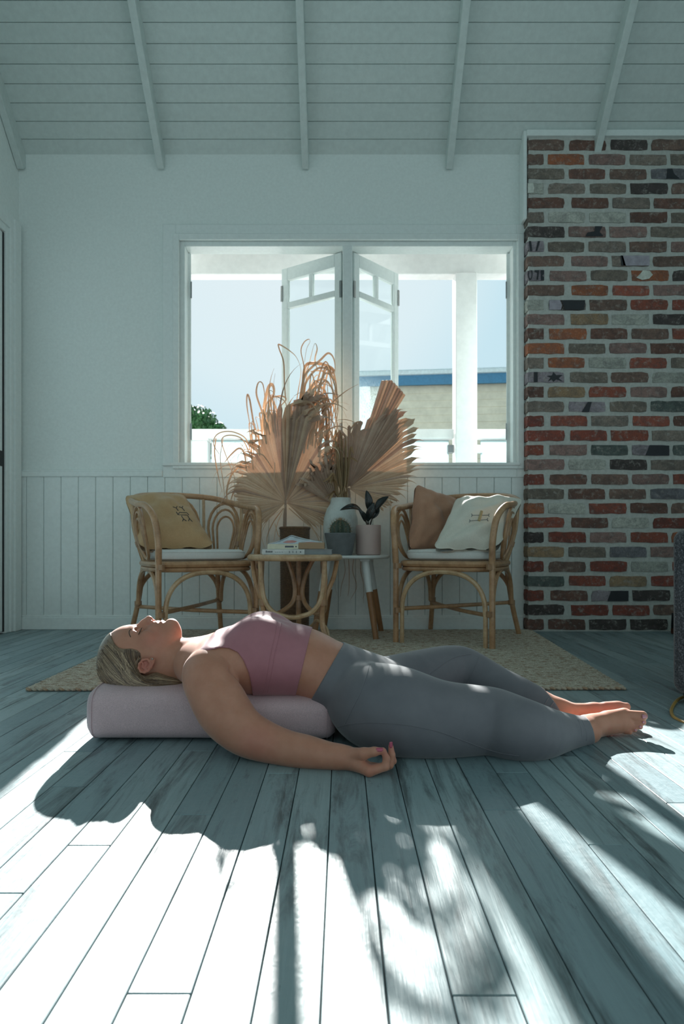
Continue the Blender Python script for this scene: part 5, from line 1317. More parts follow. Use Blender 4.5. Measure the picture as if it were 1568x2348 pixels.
mb = MB().lathe([(0.001, 0), (0.014, 0.0), (0.010, 0.012), (0.001, 0.014)], (cx_, cy_, WZ+0.203), 12).build('woolly_crown', M['spine'], ck)
# pink pot with a dark rubber plant
px_, py_ = P(845, 1240, 3.87).x, 3.895
pp = thing('pink_pot', (px_, py_, WZ), 'pale pink cylinder pot on the white table', 'pot')
MB().lathe([(0.001, 0), (0.066, 0), (0.073, 0.006), (0.0745, 0.02), (0.0745, 0.176), (0.0725, 0.179), (0.069, 0.176), (0.068, 0.155), (0.001, 0.150)], (px_, py_, WZ+0.0003), 40).build('body', M['pinkpot'], pp)
MB().lathe([(0.001, 0.14), (0.0685, 0.14), (0.0685, 0.157), (0.001, 0.160)], (px_, py_, WZ), 24).build('soil', M['soil'], pp)
M['darkleaf'] = simple('dark_glossy_leaf', (0.012, 0.018, 0.018), 0.22, 0.3, 12); M['darkstem'] = simple('dark_stem', (0.04, 0.03, 0.025), 0.6)
pl = thing('rubber_plant', (px_, py_, WZ+0.16), 'small plant with almost black glossy leaves in the pink pot', 'plant')
def broad_leaf(base, tip, width, nrm, curl=0.02):
    base, tip = Vector(base), Vector(tip); d = tip-base; L = d.length; d.normalize(); n = (Vector(nrm) - d*Vector(nrm).dot(d)).normalized(); s = d.cross(n)
    mb = MB(); vs = []; m = 12
    for i in range(m+1):
        t = i/m; w_ = width*math.sin(math.pi*min(1, t**0.85))**0.75*0.5 + 0.0004
        c = base + d*L*t - n*curl*math.sin(math.pi*t)*-1
        vs += [c - s*w_ + n*0.35*w_, c - s*w_*0.5 + n*0.1*w_, c, c + s*w_*0.5 + n*0.1*w_, c + s*w_ + n*0.35*w_]
    mb.add(vs, [(5*i+j, 5*i+j+1, 5*i+j+6, 5*i+j+5) for i in range(m) for j in range(4)])
    o = mb.build('leaf', M['darkleaf'], pl); so = o.modifiers.new('t', 'SOLIDIFY'); so.thickness = 0.0012
    MB().tube([(px_+(base.x-px_)*0.15, py_, WZ+0.158), (base*0.6 + Vector((px_, py_, WZ+0.16))*0.4), base], [0.0035, 0.003, 0.0025], 6).build('stalk', M['darkstem'], pl)
LF = lambda b, t, w_, n, c=0.01: broad_leaf(P(*b), P(*t), w_, n, c)
LF((834, 1178, 3.86), (779, 1170, 3.80), 0.060, (0.1, -0.6, 0.8), 0.03); LF((846, 1172, 3.87), (840, 1124, 3.86), 0.048, (0.3, -0.9, 0.1), 0.01)
LF((860, 1170, 3.88), (891, 1138, 3.86), 0.050, (-0.3, -0.8, 0.5), 0.012); LF((842, 1196, 3.86), (858, 1152, 3.83), 0.044, (-0.2, -0.9, 0.2), 0.008)
LF((838, 1196, 3.84), (822, 1168, 3.80), 0.036, (0.3, -0.8, 0.3), 0.01); LF((852, 1190, 3.90), (868, 1158, 3.93), 0.044, (0.2, -0.9, 0.3), 0.01)
# tall woven basket on the floor
M['coir'] = fabric('coir_weave', (0.12, 0.068, 0.038), (0.22, 0.128, 0.07), 260, 0.95, 0.9, 60)
bx_, by_ = P(675, 1300, 4.03).x, 4.06
bk = thing('woven_basket', (bx_, by_, 0.0), 'tall dark woven basket on the floor behind the rattan table', 'basket')
MB().lathe([(0.001, 0), (0.082, 0), (0.085, 0.01), (0.088, 0.2), (0.089, 0.45), (0.091, 0.655), (0.084, 0.655), (0.080, 0.60), (0.001, 0.58)], (bx_, by_, 0.001), 36).build('body', M['coir'], bk)
for k in range(90):
    z = 0.006 + k*0.00718
    r_ = 0.085 + 0.0055*(z/0.66)
    MB().tube([(bx_ + (r_+0.001*math.sin(8*a+k*3.14))*math.cos(a), by_ + (r_+0.001*math.sin(8*a+k*3.14))*math.sin(a), z) for a in np.linspace(0, 2*math.pi, 33)[:-1]], 0.0040, 4, True).build('coil', M['coir'], bk)
MB().tube([(bx_ + 0.089*math.cos(a), by_ + 0.089*math.sin(a), 0.655) for a in np.linspace(0, 2*math.pi, 33)[:-1]], 0.0095, 7, True).build('rim', M['coir'], bk)
# ================================================================== dried palm fronds
def dry_mat(name, lo, mid, hi, trans=0.35, red=(0.80, 0.36, 0.17)):
    m, nt, b = new_mat(name); g = N(nt, 'ShaderNodeNewGeometry').outputs['Position']; oi = N(nt, 'ShaderNodeObjectInfo').outputs['Random']
    f = noise(nt, g, 9.0, 4); f2 = noise(nt, g, 260.0, 3)
    ad = N(nt, 'ShaderNodeMath', operation='MULTIPLY_ADD'); nt.links.new(oi, ad.inputs[0]); ad.inputs[1].default_value = 0.5; nt.links.new(f, ad.inputs[2])
    c = ramp(nt, ad.outputs[0], [(0.35, lo), (0.75, mid), (1.1, hi)])
    c = mixc(nt, ramp(nt, f2, [(0.45, (0, 0, 0)), (0.7, (0.35,)*3)]), c, lo)
    nt.links.new(c, b.inputs['Base Color']); b.inputs['Roughness'].default_value = 0.55; b.inputs['Specular IOR Level'].default_value = 0.3
    o = nt.nodes['Material Output']; tl = N(nt, 'ShaderNodeBsdfTranslucent'); tl.inputs[0].default_value = rgba(red)
    mx_ = N(nt, 'ShaderNodeMixShader'); mx_.inputs[0].default_value = trans
    nt.links.new(b.outputs[0], mx_.inputs[1]); nt.links.new(tl.outputs[0], mx_.inputs[2]); nt.links.new(mx_.outputs[0], o.inputs[0]); return m
M['palm'] = dry_mat('dried_palm', (0.50, 0.34, 0.225), (0.70, 0.50, 0.345), (0.80, 0.62, 0.45), 0.18, (0.24, 0.115, 0.065))
M['palm_dark'] = dry_mat('dried_palm_brown', (0.34, 0.23, 0.17), (0.50, 0.355, 0.27), (0.60, 0.455, 0.355), 0.12, (0.20, 0.085, 0.05))
M['straw'] = dry_mat('straw', (0.20, 0.13, 0.065), (0.34, 0.235, 0.125), (0.42, 0.31, 0.18), 0.12)
rp = random.Random(21)
def frond_frame(piv, yaw=0.0, tilt=0.0):
    u = Vector((math.cos(R(yaw)), math.sin(R(yaw)), 0)); n = Vector((math.sin(R(yaw)), -math.cos(R(yaw)), 0))     # n faces the lens
    v = Vector((0, 0, 1)); v = (v*math.cos(R(tilt)) + n*math.sin(R(tilt))).normalized(); n = u.cross(v).normalized() * 1.0
    return Vector(piv), u, v, n
def segment(parent, fr, a0, a1, rf, L, droop=0.0, side=0.0, outp=0.0, mat='palm', fold=0.22, twist=0.0, cup=0.0, name='leaf_segment', tipw=0.36):
    """one pleat of a fan leaf: widens from the pivot to rf (joined part), then tapers to a tip at L; the free tip bends by droop (down), side and outp"""
    o, u, v, n = fr; am = (a0+a1)/2; da = R(a1-a0)
    d = u*math.cos(R(am)) + v*math.sin(R(am)); s = -u*math.sin(R(am)) + v*math.cos(R(am))
    mb = MB(); vs = []; nA = 7; nB = 9 if L > rf*1.04 else 2
    st = [rf*(0.03 + 0.97*i/nA) for i in range(nA+1)] + [rf + (L-rf)*(i+1)/nB for i in range(nB)]
    p = o + d*st[0]; prev = st[0]; dd = d.copy(); ss = s.copy()
    for i, r in enumerate(st):
        if i > 0:
            step = r - prev
            if r > rf*0.98 and L > rf*1.04:
                t = (r-rf)/(L-rf)
                dd = (dd + Vector((0, 0, -1))*droop*step/max(0.02, L-rf)*(0.5+1.6*t) + u*side*step/max(0.02, L-rf) + n*outp*step/max(0.02, L-rf)).normalized()
                ss = (ss - dd*ss.dot(dd)).normalized(); ss = Quaternion(dd, twist*step/max(0.02, L-rf)) @ ss
            p = p + dd*step; prev = r
        w_ = r*math.tan(da/2)*1.06 if r <= rf else rf*math.tan(da/2)*1.06*max(0.08, (1-(r-rf)/(L-rf+1e-6)))**0.8*(tipw + (1-tipw)*max(0, 1-(r-rf)/0.03))
        nn = ss.cross(dd) if False else dd.cross(ss); nn = nn if nn.dot(n) > 0 else -nn
        c = p + n*(cup*min(1, r/rf)**2)
        vs += [c - ss*w_, c + nn*w_*fold*2 if True else c, c + ss*w_]
    m = len(st); fs = []
    for i in range(m-1):
        for j in range(2): fs.append((3*i+j, 3*i+j+1, 3*i+j+4, 3*i+j+3))
    mb.add(vs, fs); return mb.build(name, M[mat], parent, True, 25)
def interp(tab, a):
    for (a0, r0), (a1, r1) in zip(tab[:-1], tab[1:]):
        if a0 <= a <= a1: return r0 + (r1-r0)*(a-a0)/(a1-a0)
    return tab[-1][1] if a > tab[-1][0] else tab[0][1]
def ribbon(parent, pts, w_, mat, name='ribbon'):
    """a thin dry strip along a 3-D path"""
    q = [Vector(p) for p in spline([tuple(p) for p in pts], 6)]; m = len(q); mb = MB(); vs = []
    tw = rp.uniform(-2, 2); a0 = rp.uniform(0, 3)
    for i, p in enumerate(q):
        t = (q[min(i+1, m-1)] - q[max(i-1, 0)]).normalized(); ref = Vector((0, -1, 0)); s = t.cross(ref).normalized(); s = Quaternion(t, a0*0.4 + tw*i/m) @ s
        ww = w_*(0.35 + 0.65*math.sin(math.pi*min(1, 0.25+0.72*i/(m-1)))); nn = t.cross(s)
        vs += [p - s*ww, p + nn*ww*0.3, p + s*ww]
    mb.add(vs, [(3*i+j, 3*i+j+1, 3*i+j+4, 3*i+j+3) for i in range(m-1) for j in range(2)]); return mb.build(name, M[mat], parent, True, 40)

# ---- the big frond standing in the basket
YL = 4.08; SC = 1500/YL
piv = P(655, 1152, YL); fr = frond_frame(piv, yaw=4, tilt=6)
fl_ = thing('palm_frond', (bx_, by_, 0.60), 'large dried fan palm leaf with frayed curling tips, standing in the woven basket', 'palm leaf')
rtab = [(-42, 70), (-32, 92), (-15, 100), (0, 106), (20, 112), (40, 135), (58, 172), (72, 205), (88, 215), (100, 198), (112, 172), (124, 148), (140, 128), (158, 116), (180, 110), (200, 92), (215, 74), (224, 60)]
a = -42.0; k = 0
while a < 224:
    da = 3.5 + rp.uniform(-0.4, 0.5)
    if 262 < 0: pass
    rf = interp(rtab, a+da/2)*rp.uniform(0.96, 1.03)/SC; am = a + da/2; L = rf*rp.uniform(1.02, 1.12); dr = sd = op = tw = 0.0
    if 52 < am < 106:
        L = rf + rp.uniform(0.20, 0.42)*(1.0 if am > 62 else 0.7); dr = rp.uniform(0.2, 3.2); sd = rp.uniform(-0.3, 1.0); op = rp.uniform(-0.6, 1.0); tw = rp.uniform(-3, 3)
    elif 106 <= am < 134:
        L = rf + rp.uniform(0.05, 0.17); dr = rp.uniform(0.4, 3.4); sd = rp.uniform(-1.2, 0.6); op = rp.uniform(-0.4, 0.8); tw = rp.uniform(-3, 3)
    elif 134 <= am < 166:
        L = rf + rp.uniform(0.10, 0.26); dr = rp.uniform(1.6, 3.6); sd = rp.uniform(-1.2, -0.2); op = rp.uniform(-0.2, 0.8); tw = rp.uniform(-2, 2)
    elif 20 < am <= 52:
        L = rf + rp.uniform(0.05, 0.16); dr = rp.uniform(0.4, 2.6); sd = rp.uniform(-0.2, 0.6); op = rp.uniform(-0.4, 0.6); tw = rp.uniform(-3, 3)
    elif am < -20 or am > 205:
        L = rf + rp.uniform(0.03, 0.09); dr = rp.uniform(0.5, 1.5)
    segment(fl_, fr, a, a+da, rf, L, dr, sd, op, 'palm' if rp.random() < 0.85 else 'palm_dark', 0.20, tw, cup=-0.02*math.cos(R(am-90)))
    a += da; k += 1
# folded brown bundle in the middle, in front of the pleats
for k in range(11):
    am = 73 + 1.5*k + rp.uniform(-1, 1); rf = rp.uniform(205, 275)/SC
    fr2 = (piv + Vector((0, -0.018-0.004*(k % 4), 0)), fr[1], fr[2], fr[3])
    segment(fl_, fr2, am-1.9, am+1.9, rf, rf + rp.uniform(0.05, 0.22), rp.uniform(0.2, 3.0), rp.uniform(-0.2, 1.6), rp.uniform(-0.2, 0.8), 'palm_dark' if k % 2 else 'palm', 0.5, rp.uniform(-2, 2))
def RB(parent, pts, w_=0.006, mat='palm', Y0=YL, jit=0.03):
    pts = list(pts)
    if 640 < pts[0][0] < 740 and pts[0][1] < 935 and parent is fl_: pts = [(pts[0][0]-16, pts[0][1]+110), (pts[0][0]-7, pts[0][1]+50)] + pts
    y = Y0 + rp.uniform(-jit, jit); ribbon(parent, [P(px, py, y + rp.uniform(-0.012, 0.012)) for px, py in pts], w_, mat)
# loops and long curling tips read off the photograph
RB(fl_, [(690, 850), (680, 820), (662, 803), (640, 790), (640, 800), (650, 830), (652, 880), (655, 920)], 0.0075)
RB(fl_, [(697, 845), (690, 805), (697, 785), (708, 778), (710, 785), (703, 800), (698, 830)], 0.007)
RB(fl_, [(705, 850), (715, 810), (722, 788), (727, 800), (722, 825), (728, 850)], 0.009)
RB(fl_, [(700, 860), (735, 825), (752, 810), (764, 820), (768, 845), (762, 880)], 0.007)
RB(fl_, [(700, 880), (728, 845), (755, 850), (766, 880), (775, 920), (768, 960)], 0.0075)
RB(fl_, [(705, 900), (735, 870), (758, 885), (766, 920), (760, 975)], 0.008); RB(fl_, [(700, 905), (730, 885), (748, 905), (752, 950), (748, 985)], 0.008)
RB(fl_, [(712, 930), (738, 915), (752, 940), (756, 985), (770, 1010)], 0.0075); RB(fl_, [(695, 870), (715, 830), (740, 850), (742, 880), (736, 930)], 0.009)
RB(fl_, [(700, 840), (722, 833), (748, 838), (764, 848), (757, 858), (735, 850), (712, 852)], 0.011)
for k in range(34):                                             # shredded tips right of the bundle
    a0_ = rp.uniform(28, 78); r0 = interp(rtab, a0_)*rp.uniform(0.86, 1.0); x0_ = 655 + r0*math.cos(R(a0_)); y0_ = 1152 - r0*math.sin(R(a0_))
    h_ = rp.uniform(25, 120); x1_ = min(768, x0_ + rp.uniform(-12, 26)); y1_ = max(815, y0_ - h_)
    RB(fl_, [(x0_ - 6, y0_ + 25), (x0_, y0_ - h_*0.4), (x1_, y1_), (min(776, x1_ + rp.uniform(4, 16)), y1_ + rp.uniform(10, 50)), (min(778, x1_ + rp.uniform(0, 18)), y1_ + rp.uniform(50, 120))], rp.uniform(0.003, 0.0065), 'palm' if k % 4 else 'palm_dark')
for k in range(14):                                             # and left of it
    a0_ = rp.uniform(96, 128); r0 = interp(rtab, a0_)*rp.uniform(0.9, 1.0); x0_ = 655 + r0*math.cos(R(a0_)); y0_ = 1152 - r0*math.sin(R(a0_)); h_ = rp.uniform(15, 70)
    RB(fl_, [(x0_ + 5, y0_ + 25), (x0_, y0_ - h_*0.5), (x0_ + rp.uniform(-10, 14), y0_ - h_), (x0_ + rp.uniform(8, 24), y0_ - h_*0.7), (x0_ + rp.uniform(4, 18), y0_ + rp.uniform(0, 25))], rp.uniform(0.0025, 0.0055), 'palm')
for k in range(16):
    x = rp.uniform(700, 745); y = rp.uniform(845, 960); x2 = rp.uniform(735, 775); y2 = y + rp.uniform(-25, 60)
    RB(fl_, [(x, y+20), ((x+x2)/2, min(y, y2)-rp.uniform(5, 30)), (x2, y2), (x2 + rp.uniform(-14, 8), y2 + rp.uniform(30, 80))], rp.uniform(0.004, 0.008), 'palm')
RB(fl_, [(612, 1010), (602, 950), (588, 905), (592, 878), (602, 880), (607, 910), (610, 960)], 0.006); RB(fl_, [(600, 990), (606, 930), (615, 890), (624, 882), (628, 900), (618, 930), (612, 970)], 0.011)
RB(fl_, [(610, 975), (618, 920), (640, 908), (656, 915), (640, 935), (625, 960)], 0.005); RB(fl_, [(606, 960), (612, 925), (624, 915), (630, 940), (618, 975)], 0.005)
RB(fl_, [(588, 1010), (578, 950), (572, 915), (567, 905), (566, 930), (574, 980)], 0.0055); RB(fl_, [(592, 1000), (578, 960), (575, 920), (571, 912)], 0.004)
for pts in ([(580, 1060), (566, 1010), (540, 992), (512, 990), (494, 1000), (490, 1020), (503, 1042)], [(578, 1055), (556, 1008), (525, 998), (508, 1010), (520, 1050), (540, 1100)], [(572, 1070), (556, 1022), (535, 1015), (520, 1030), (530, 1060), (541, 1085)],
            [(566, 1080), (560, 1040), (548, 1028), (530, 1042), (515, 1060)], [(560, 1100), (545, 1060), (556, 1035), (570, 1030), (578, 1040)], [(495, 1005), (492, 1040), (500, 1090), (510, 1130)], [(512, 1005), (505, 1050), (512, 1110), (516, 1150)],
            [(556, 1090), (545, 1110), (535, 1130), (528, 1150)], [(548, 1070), (530, 1090), (520, 1125), (522, 1160)]):
    RB(fl_, pts, rp.uniform(0.0035, 0.0065), 'palm')
for pts in ([(650, 1165), (625, 1200), (612, 1235), (618, 1270)], [(645, 1168), (616, 1190), (600, 1225), (606, 1255)], [(668, 1162), (700, 1195), (722, 1220), (738, 1255)], [(662, 1165), (690, 1190), (716, 1212), (735, 1235)], [(640, 1160), (606, 1180), (590, 1205), (596, 1240)],
            [(655, 1158), (640, 1190), (632, 1215), (628, 1240)], [(630, 1060), (628, 1100), (622, 1130), (621, 1150)], [(625, 1075), (612, 1055), (600, 1042), (580, 1040)], [(630, 1200), (640, 1230), (660, 1225), (655, 1205)]):
    RB(fl_, pts, rp.uniform(0.0025, 0.0045), 'palm', YL-0.05)
MB().tube([tuple(p) for p in spline([(bx_-0.02, by_, 0.30), tuple(P(654, 1250, 4.06)), tuple(P(653, 1190, 4.06)), tuple(piv + Vector((0, -0.014, 0.0))), tuple(P(656, 1060, 4.055))], 6)], [0.0105]*13 + [0.0105*(1-0.07*i) for i in range(12)], 8).build('stalk', M['palm_dark'], fl_)

# ---- second frond in the vase
YR = 4.10; SC2 = 1500/YR
piv2 = P(799, 1120, YR); fr_r = frond_frame(piv2, yaw=-8, tilt=4)
fr_ = thing('palm_frond', (vx, vy, WZ+0.3), 'dried fan palm leaf opening toward the window in white vase', 'palm leaf')
rtab2 = [(-34, 82), (-24, 100), (-10, 112), (0, 120), (12, 148), (24, 168), (36, 186), (48, 205), (58, 218), (66, 190), (74, 160), (85, 146), (100, 128), (115, 116), (130, 98), (150, 76), (165, 62)]
a = -34.0
while a < 165:
    da = 3.1 + rp.uniform(-0.3, 0.4); am = a+da/2; rf = interp(rtab2, am)*rp.uniform(0.95, 1.02)/SC2
    L = rf*rp.uniform(1.03, 1.10) if not (-5 < am < 40) else rf + rp.uniform(0.02, 0.06)
    segment(fr_, fr_r, a, a+da, rf*(0.95 if -5 < am < 40 else 1), L, rp.uniform(-0.2, 0.8), rp.uniform(-0.2, 0.4), rp.uniform(-0.3, 0.3), 'palm' if (am < 56 and rp.random() < 0.9) else 'palm_dark', 0.22, 0, cup=-0.03)
    a += da
fr_f = (piv2 + Vector((0, 0.03, 0)), fr_r[1], fr_r[2], fr_r[3])
for k in range(8):                                              # folded upper lobe behind
    am = 59 + 1.75*k; segment(fr_, fr_f, am-1.1, am+1.1, (262 - 3.0*abs(k-5))/SC2, (264 - 3.0*abs(k-5))/SC2, 0, 0, 0, 'palm_dark' if k % 3 else 'palm', 0.5, 0)
for k in range(7):
    am = 44 + 2.4*k; fr_g = (piv2 + Vector((0, -0.02, 0)), fr_r[1], fr_r[2], fr_r[3]); segment(fr_, fr_g, am-1.3, am+1.3, (150 + 8*k)/SC2, (172 + 8*k)/SC2, 0, 0, 0, 'palm_dark', 0.5, 0)
RB(fr_, [(760, 1040), (765, 1000), (780, 972), (795, 970), (800, 985)], 0.006, 'palm', YR); RB(fr_, [(800, 990), (815, 970), (830, 968), (828, 978)], 0.005, 'palm', YR)
RB(fr_, [(765, 1020), (762, 990), (768, 968), (785, 968)], 0.005, 'palm', YR)
MB().tube([tuple(p) for p in spline([(vx+0.01, vy, WZ+0.05), tuple(P(800, 1150, 4.07)), tuple(piv2)], 6)], 0.008, 7).build('stalk', M['palm_dark'], fr_)
# ---- small dark frond between the two
fm = thing('palm_frond', (vx-0.03, vy, WZ+0.3), 'small crumpled brown palm leaf squeezed between the two large fronds', 'palm leaf')
frm = frond_frame(P(770, 1160, 4.08), yaw=10, tilt=0)
for k in range(12):
    am = 92 + 5.2*k; rf = rp.uniform(80, 120)/SC2; segment(fm, frm, am-2.7, am+2.7, rf, rf + rp.uniform(0.01, 0.05), rp.uniform(0, 1.5), rp.uniform(-.5, .5), rp.uniform(0, 0.8), 'palm_dark', 0.5, 1.0)
MB().tube([(vx-0.02, vy, WZ+0.1), tuple(P(770, 1160, 4.08))], 0.006, 6).build('stalk', M['palm_dark'], fm)
# ---- dry grass stems in the vase
gs = thing('dried_grass', (vx, vy, WZ+0.3), 'upright bunch of straw coloured dried stems in white vase', 'dried grass')
for k in range(26):
    bx2 = rp.uniform(-0.030, 0.030); tx = 785 + rp.uniform(-20, 22); ty = rp.uniform(985, 1060); y = 4.03 + rp.uniform(-0.03, 0.03)
    top_ = P(tx, ty, y); mid = P(786 + (tx-785)*0.55, 1110, y)
    MB().tube([tuple(p) for p in spline([(vx+bx2*0.6, vy+rp.uniform(-.02, .02), WZ+0.12), tuple(P(786+bx2*380, 1150, vy-0.03)), tuple(mid), tuple(top_)], 4)], [0.0030]*9 + [0.0027, 0.0024, 0.002, 0.0012], 5).build('stem', M['straw'], gs)
    if k % 2 == 0: ribbon(gs, [tuple(mid), tuple(top_), tuple(top_ + Vector((rp.uniform(-.05, .05), -0.01, rp.uniform(-0.03, 0.03))))], 0.008, 'straw', 'dry_blade')
# pale feathery heads hanging beside the vase
for k in range(10):
    x, y0 = 748 + rp.uniform(-8, 14), rp.uniform(1090, 1135)
    ribbon(gs, [P(775, 1140, 4.03), P(765, y0-5, 4.0), P(x, y0 + rp.uniform(0, 14), 3.97)], 0.010, 'straw', 'feathery_head')
# thin strips drooping behind the white table
hs2 = thing('dry_strips', (vx, 4.2, 0.4), 'thin brown dry palm strips hanging down behind white table', 'palm strips')
for k in range(9):
    x = 735 + 13*k + rp.uniform(-5, 5); ribbon(hs2, [P(x, 1275, 4.22), P(x + rp.uniform(-6, 6), 1310, 4.22), P(x + rp.uniform(-8, 8), 1340 + rp.uniform(-10, 25), 4.215), P(x + rp.uniform(-10, 10), 1370 + rp.uniform(-20, 20), 4.22)], 0.0022, 'palm_dark', 'strip')
ribbon(hs2, [P(760, 1240, 4.21), P(800, 1268, 4.21), P(850, 1275, 4.21)], 0.003, 'palm_dark', 'strip')
# ================================================================== rug, sofa, cable, shoe
def rug_mat():
    m, nt, b = new_mat('rug_yarn'); g = N(nt, 'ShaderNodeNewGeometry').outputs['Position']
    f = noise(nt, mapping(nt, g, (26, 90, 1)), 1.0, 3, 0.7); f2 = noise(nt, mapping(nt, g, (160, 160, 1)), 1.0, 2)
    c = ramp(nt, f, [(0.34, (0.30, 0.185, 0.12)), (0.48, (0.54, 0.475, 0.385)), (0.66, (0.68, 0.635, 0.54))])
    c = mixc(nt, ramp(nt, f2, [(0.4, (0.35,)*3), (0.6, (0, 0, 0))]), c, (0.16, 0.12, 0.09))
    nt.links.new(c, b.inputs['Base Color']); b.inputs['Roughness'].default_value = 0.95; b.inputs['Specular IOR Level'].default_value = 0.1
    bump(nt, b, f2, 0.5, 0.006); return m
M['rug'] = rug_mat(); M['yarn_pale'] = fabric('pale_yarn', (0.38, 0.335, 0.26), (0.48, 0.43, 0.34), 300); M['yarn_tan'] = fabric('tan_yarn', (0.33, 0.23, 0.15), (0.42, 0.31, 0.21), 300)
A = Vector((P(58, 1585, 2.463).x, 825/334.5, 0)); B = Vector((P(1432, 1581, 2.49).x, 825/332.0, 0)); Cc = Vector((P(1218, 1447, 4.17).x, 4.19, 0)); Dd = Vector((-1.19, 4.17, 0))
rug = thing('rug', (A+B+Cc+Dd)/4, 'cream and tan woven rug with chunky yarn edge on the grey floor', 'rug')
def rp_(s, t): return (A*(1-s)+B*s)*(1-t) + (Dd*(1-s)+Cc*s)*t
rr_ = random.Random(4)
mb = MB(); vs = [rp_(s, t) + Vector((0, 0, z)) for z in (0.0008, 0.0085) for s, t in ((0, 0), (1, 0), (1, 1), (0, 1))]; mb.add(vs, [(0, 3, 2, 1), (4, 5, 6, 7), (0, 1, 5, 4), (1, 2, 6, 5), (2, 3, 7, 6), (3, 0, 4, 7)]); mb.build('backing', M['rug'], rug, False)
# weft rows: long bumpy cords lying side by side
NRW = 120
mb = MB()
for k in range(NRW):
    t = (k+0.5)/NRW; n_ = 60; q = []; rad = []
    for i in range(n_+1):
        s = i/n_; p = rp_(s, t); q.append(p + Vector((0, 0.0012*rr_.uniform(-1, 1), 0.0085))); rad.append(0.0062 + 0.0016*math.sin(i*2.6 + k*1.7) + rr_.uniform(-0.0008, 0.0008))
    mb.tube(q, rad, 5, flat=0.65)
o = mb.build('weft_cords', M['rug'], rug, True, 60); o['kind'] = 'stuff'
for edge, n_ in (((0, 0, 1, 0), 110),):
    for k in range(n_):
        s = (k+0.5)/n_; p = rp_(s, 0.0); L = (B-A).length/n_; d = (B-A).normalized()
        MB().tube([p - d*L*0.62 + Vector((0, 0.010, 0.007)), p - d*L*0.2 + Vector((0, -0.003, 0.0095)), p + d*L*0.3 + Vector((0, -0.008, 0.0065)), p + d*L*0.55 + Vector((0, -0.002, 0.0040))], [0.003, 0.0060, 0.0056, 0.003], 6).build('edge_yarn', M['yarn_tan'] if k % 3 == 0 else M['yarn_pale'], rug)
# sofa corner at the right edge of the picture
M['tweed'] = None
def tweed():
    m, nt, b = new_mat('charcoal_tweed'); g = N(nt, 'ShaderNodeNewGeometry').outputs['Position']
    f = noise(nt, mapping(nt, g, (350, 350, 130)), 1.0, 2, 0.7); f2 = noise(nt, mapping(nt, g, (140, 140, 420)), 1.0, 2, 0.7)
    ad = N(nt, 'ShaderNodeMath', operation='MULTIPLY_ADD'); nt.links.new(f, ad.inputs[0]); ad.inputs[1].default_value = 0.55; hf = N(nt, 'ShaderNodeMath', operation='MULTIPLY'); nt.links.new(f2, hf.inputs[0]); hf.inputs[1].default_value = 0.45; nt.links.new(hf.outputs[0], ad.inputs[2])
    nt.links.new(ramp(nt, ad.outputs[0], [(0.40, (0.012, 0.013, 0.017)), (0.52, (0.055, 0.058, 0.068)), (0.64, (0.20, 0.205, 0.225))]), b.inputs['Base Color'])
    b.inputs['Roughness'].default_value = 0.95; b.inputs['Sheen Weight'].default_value = 0.4; bump(nt, b, ad.outputs[0], 0.8, 0.004); return m
M['tweed'] = tweed()
SX, SY0 = P(1541, 1400, 2.24).x, 2.24
so_ = thing('sofa', (SX, SY0, 0), 'charcoal tweed sofa, only its rounded end showing at the right edge', 'sofa')
def soft_box(lo, hi, bev, bulge=0.0):
    bm = bmesh.new(); bmesh.ops.create_cube(bm, size=1.0)
    for q in bm.verts: q.co = Vector([(lo[i]+hi[i])/2 + q.co[i]*(hi[i]-lo[i]) for i in range(3)])
    bmesh.ops.bevel(bm, geom=bm.edges[:], offset=bev, segments=5, affect='EDGES', profile=0.5); bm.verts.index_update()
    mb = MB(); mb.add([q.co.copy() for q in bm.verts], [tuple(q.index for q in f.verts) for f in bm.faces]); bm.free(); return mb
SOFA = Matrix.Translation((SX, SY0, 0)) @ Matrix.Rotation(R(-33), 4, 'Z')
def sofa_part(name, mb, mat): mb.v = [tuple(SOFA @ Vector(q)) for q in mb.v]; return mb.build(name, mat, so_)
sofa_part('arm', soft_box((0, 0, 0.040), (0.24, 0.80, 0.604), 0.038), M['tweed'])
sofa_part('base', soft_box((0.235, 0.02, 0.04), (1.20, 0.78, 0.34), 0.03), M['tweed'])
sofa_part('backrest', soft_box((0.24, 0.55, 0.33), (1.20, 0.78, 0.60), 0.06), M['tweed'])
sofa_part('seat_cushion', soft_box((0.245, 0.03, 0.335), (1.19, 0.56, 0.46), 0.05), M['tweed'])
sofa_part('piping', MB().tube([(0.0095, 0.0095, 0.10), (0.0095, 0.0095, 0.56)], 0.003, 6), M['tweed'])
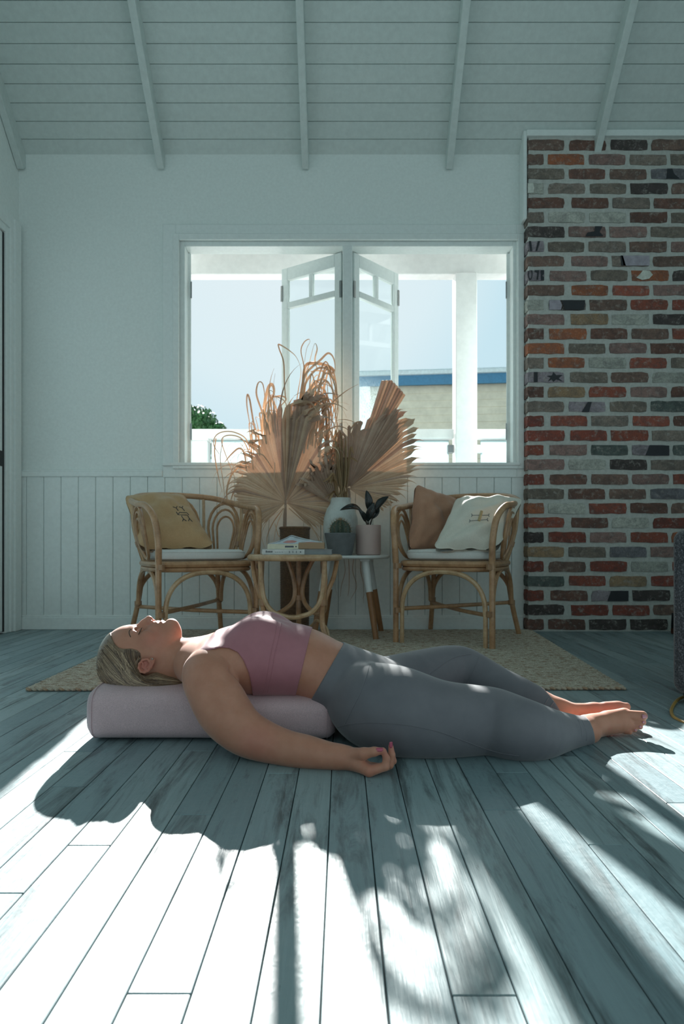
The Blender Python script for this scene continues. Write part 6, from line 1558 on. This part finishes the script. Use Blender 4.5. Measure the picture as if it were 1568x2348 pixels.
for x, y in ((0.055, 0.055), (0.055, 0.73), (1.13, 0.06), (1.13, 0.72)): sofa_part('leg', MB().tube([(x, y, 0), (x, y, 0.045)], [0.024, 0.028], 12), M['black'])
M['cable'] = simple('yellow_cable', (0.42, 0.26, 0.07), 0.45)
cb = MB(); cb.tube([tuple(p) for p in spline([tuple(P(1566, 1602, 2.30) + Vector((0.02, 0.03, 0))), tuple(P(1556, 1603, 2.30)), tuple(P(1546, 1613, 2.25)), tuple(P(1539, 1628, 2.17)), tuple(P(1543, 1642, 2.09)), tuple(P(1556, 1651, 2.05)), tuple(P(1580, 1660, 2.01)), tuple(P(1640, 1668, 1.97))], 8)], 0.0052, 8)
pts = [(x, y, max(0.0054, z)) for x, y, z in cb.v]
co = cb.build('cable', M['cable'], None); tag(co, 'looped yellow cable on the floor under the sofa end', 'cable')
for vtx in co.data.vertices: vtx.co.z = max(vtx.co.z, 0.0002)
# small dark shoe at the foot of the bricks
M['sole'] = simple('brown_sole', (0.13, 0.05, 0.03), 0.7); shx, shy = P(1548, 1450, 4.02).x, 4.03
sh = thing('shoe', (shx, shy, 0), 'black ankle shoe with brown sole at the brick wall, half behind sofa', 'shoe')
def loop(w_, l0, l1, z, n=20):
    o = []
    for i in range(n):
        a = 2*math.pi*i/n; o.append((shx + (l1 if math.cos(a) > 0 else -l0)*math.cos(a), shy + w_*math.sin(a)*(1 - 0.15*math.cos(a)), z))
    return o
def stack_(loops):
    mb = MB(); n = len(loops[0]); vs = [q for l in loops for q in l]
    fs = [(j*n+i, j*n+(i+1) % n, (j+1)*n+(i+1) % n, (j+1)*n+i) for j in range(len(loops)-1) for i in range(n)] + [tuple(range(n-1, -1, -1)), tuple(range((len(loops)-1)*n, len(loops)*n))]
    mb.add(vs, fs); return mb
stack_([loop(.042, .06, .17, 0.0005), loop(.045, .063, .173, 0.012), loop(.044, .062, .17, 0.034)]).build('sole', M['sole'], sh)
stack_([loop(.042, .060, .168, 0.034), loop(.042, .058, .16, 0.055), loop(.038, .056, .10, 0.085), loop(.036, .052, .045, 0.115), loop(.037, .050, .040, 0.128)]).build('upper', M['black'], sh)
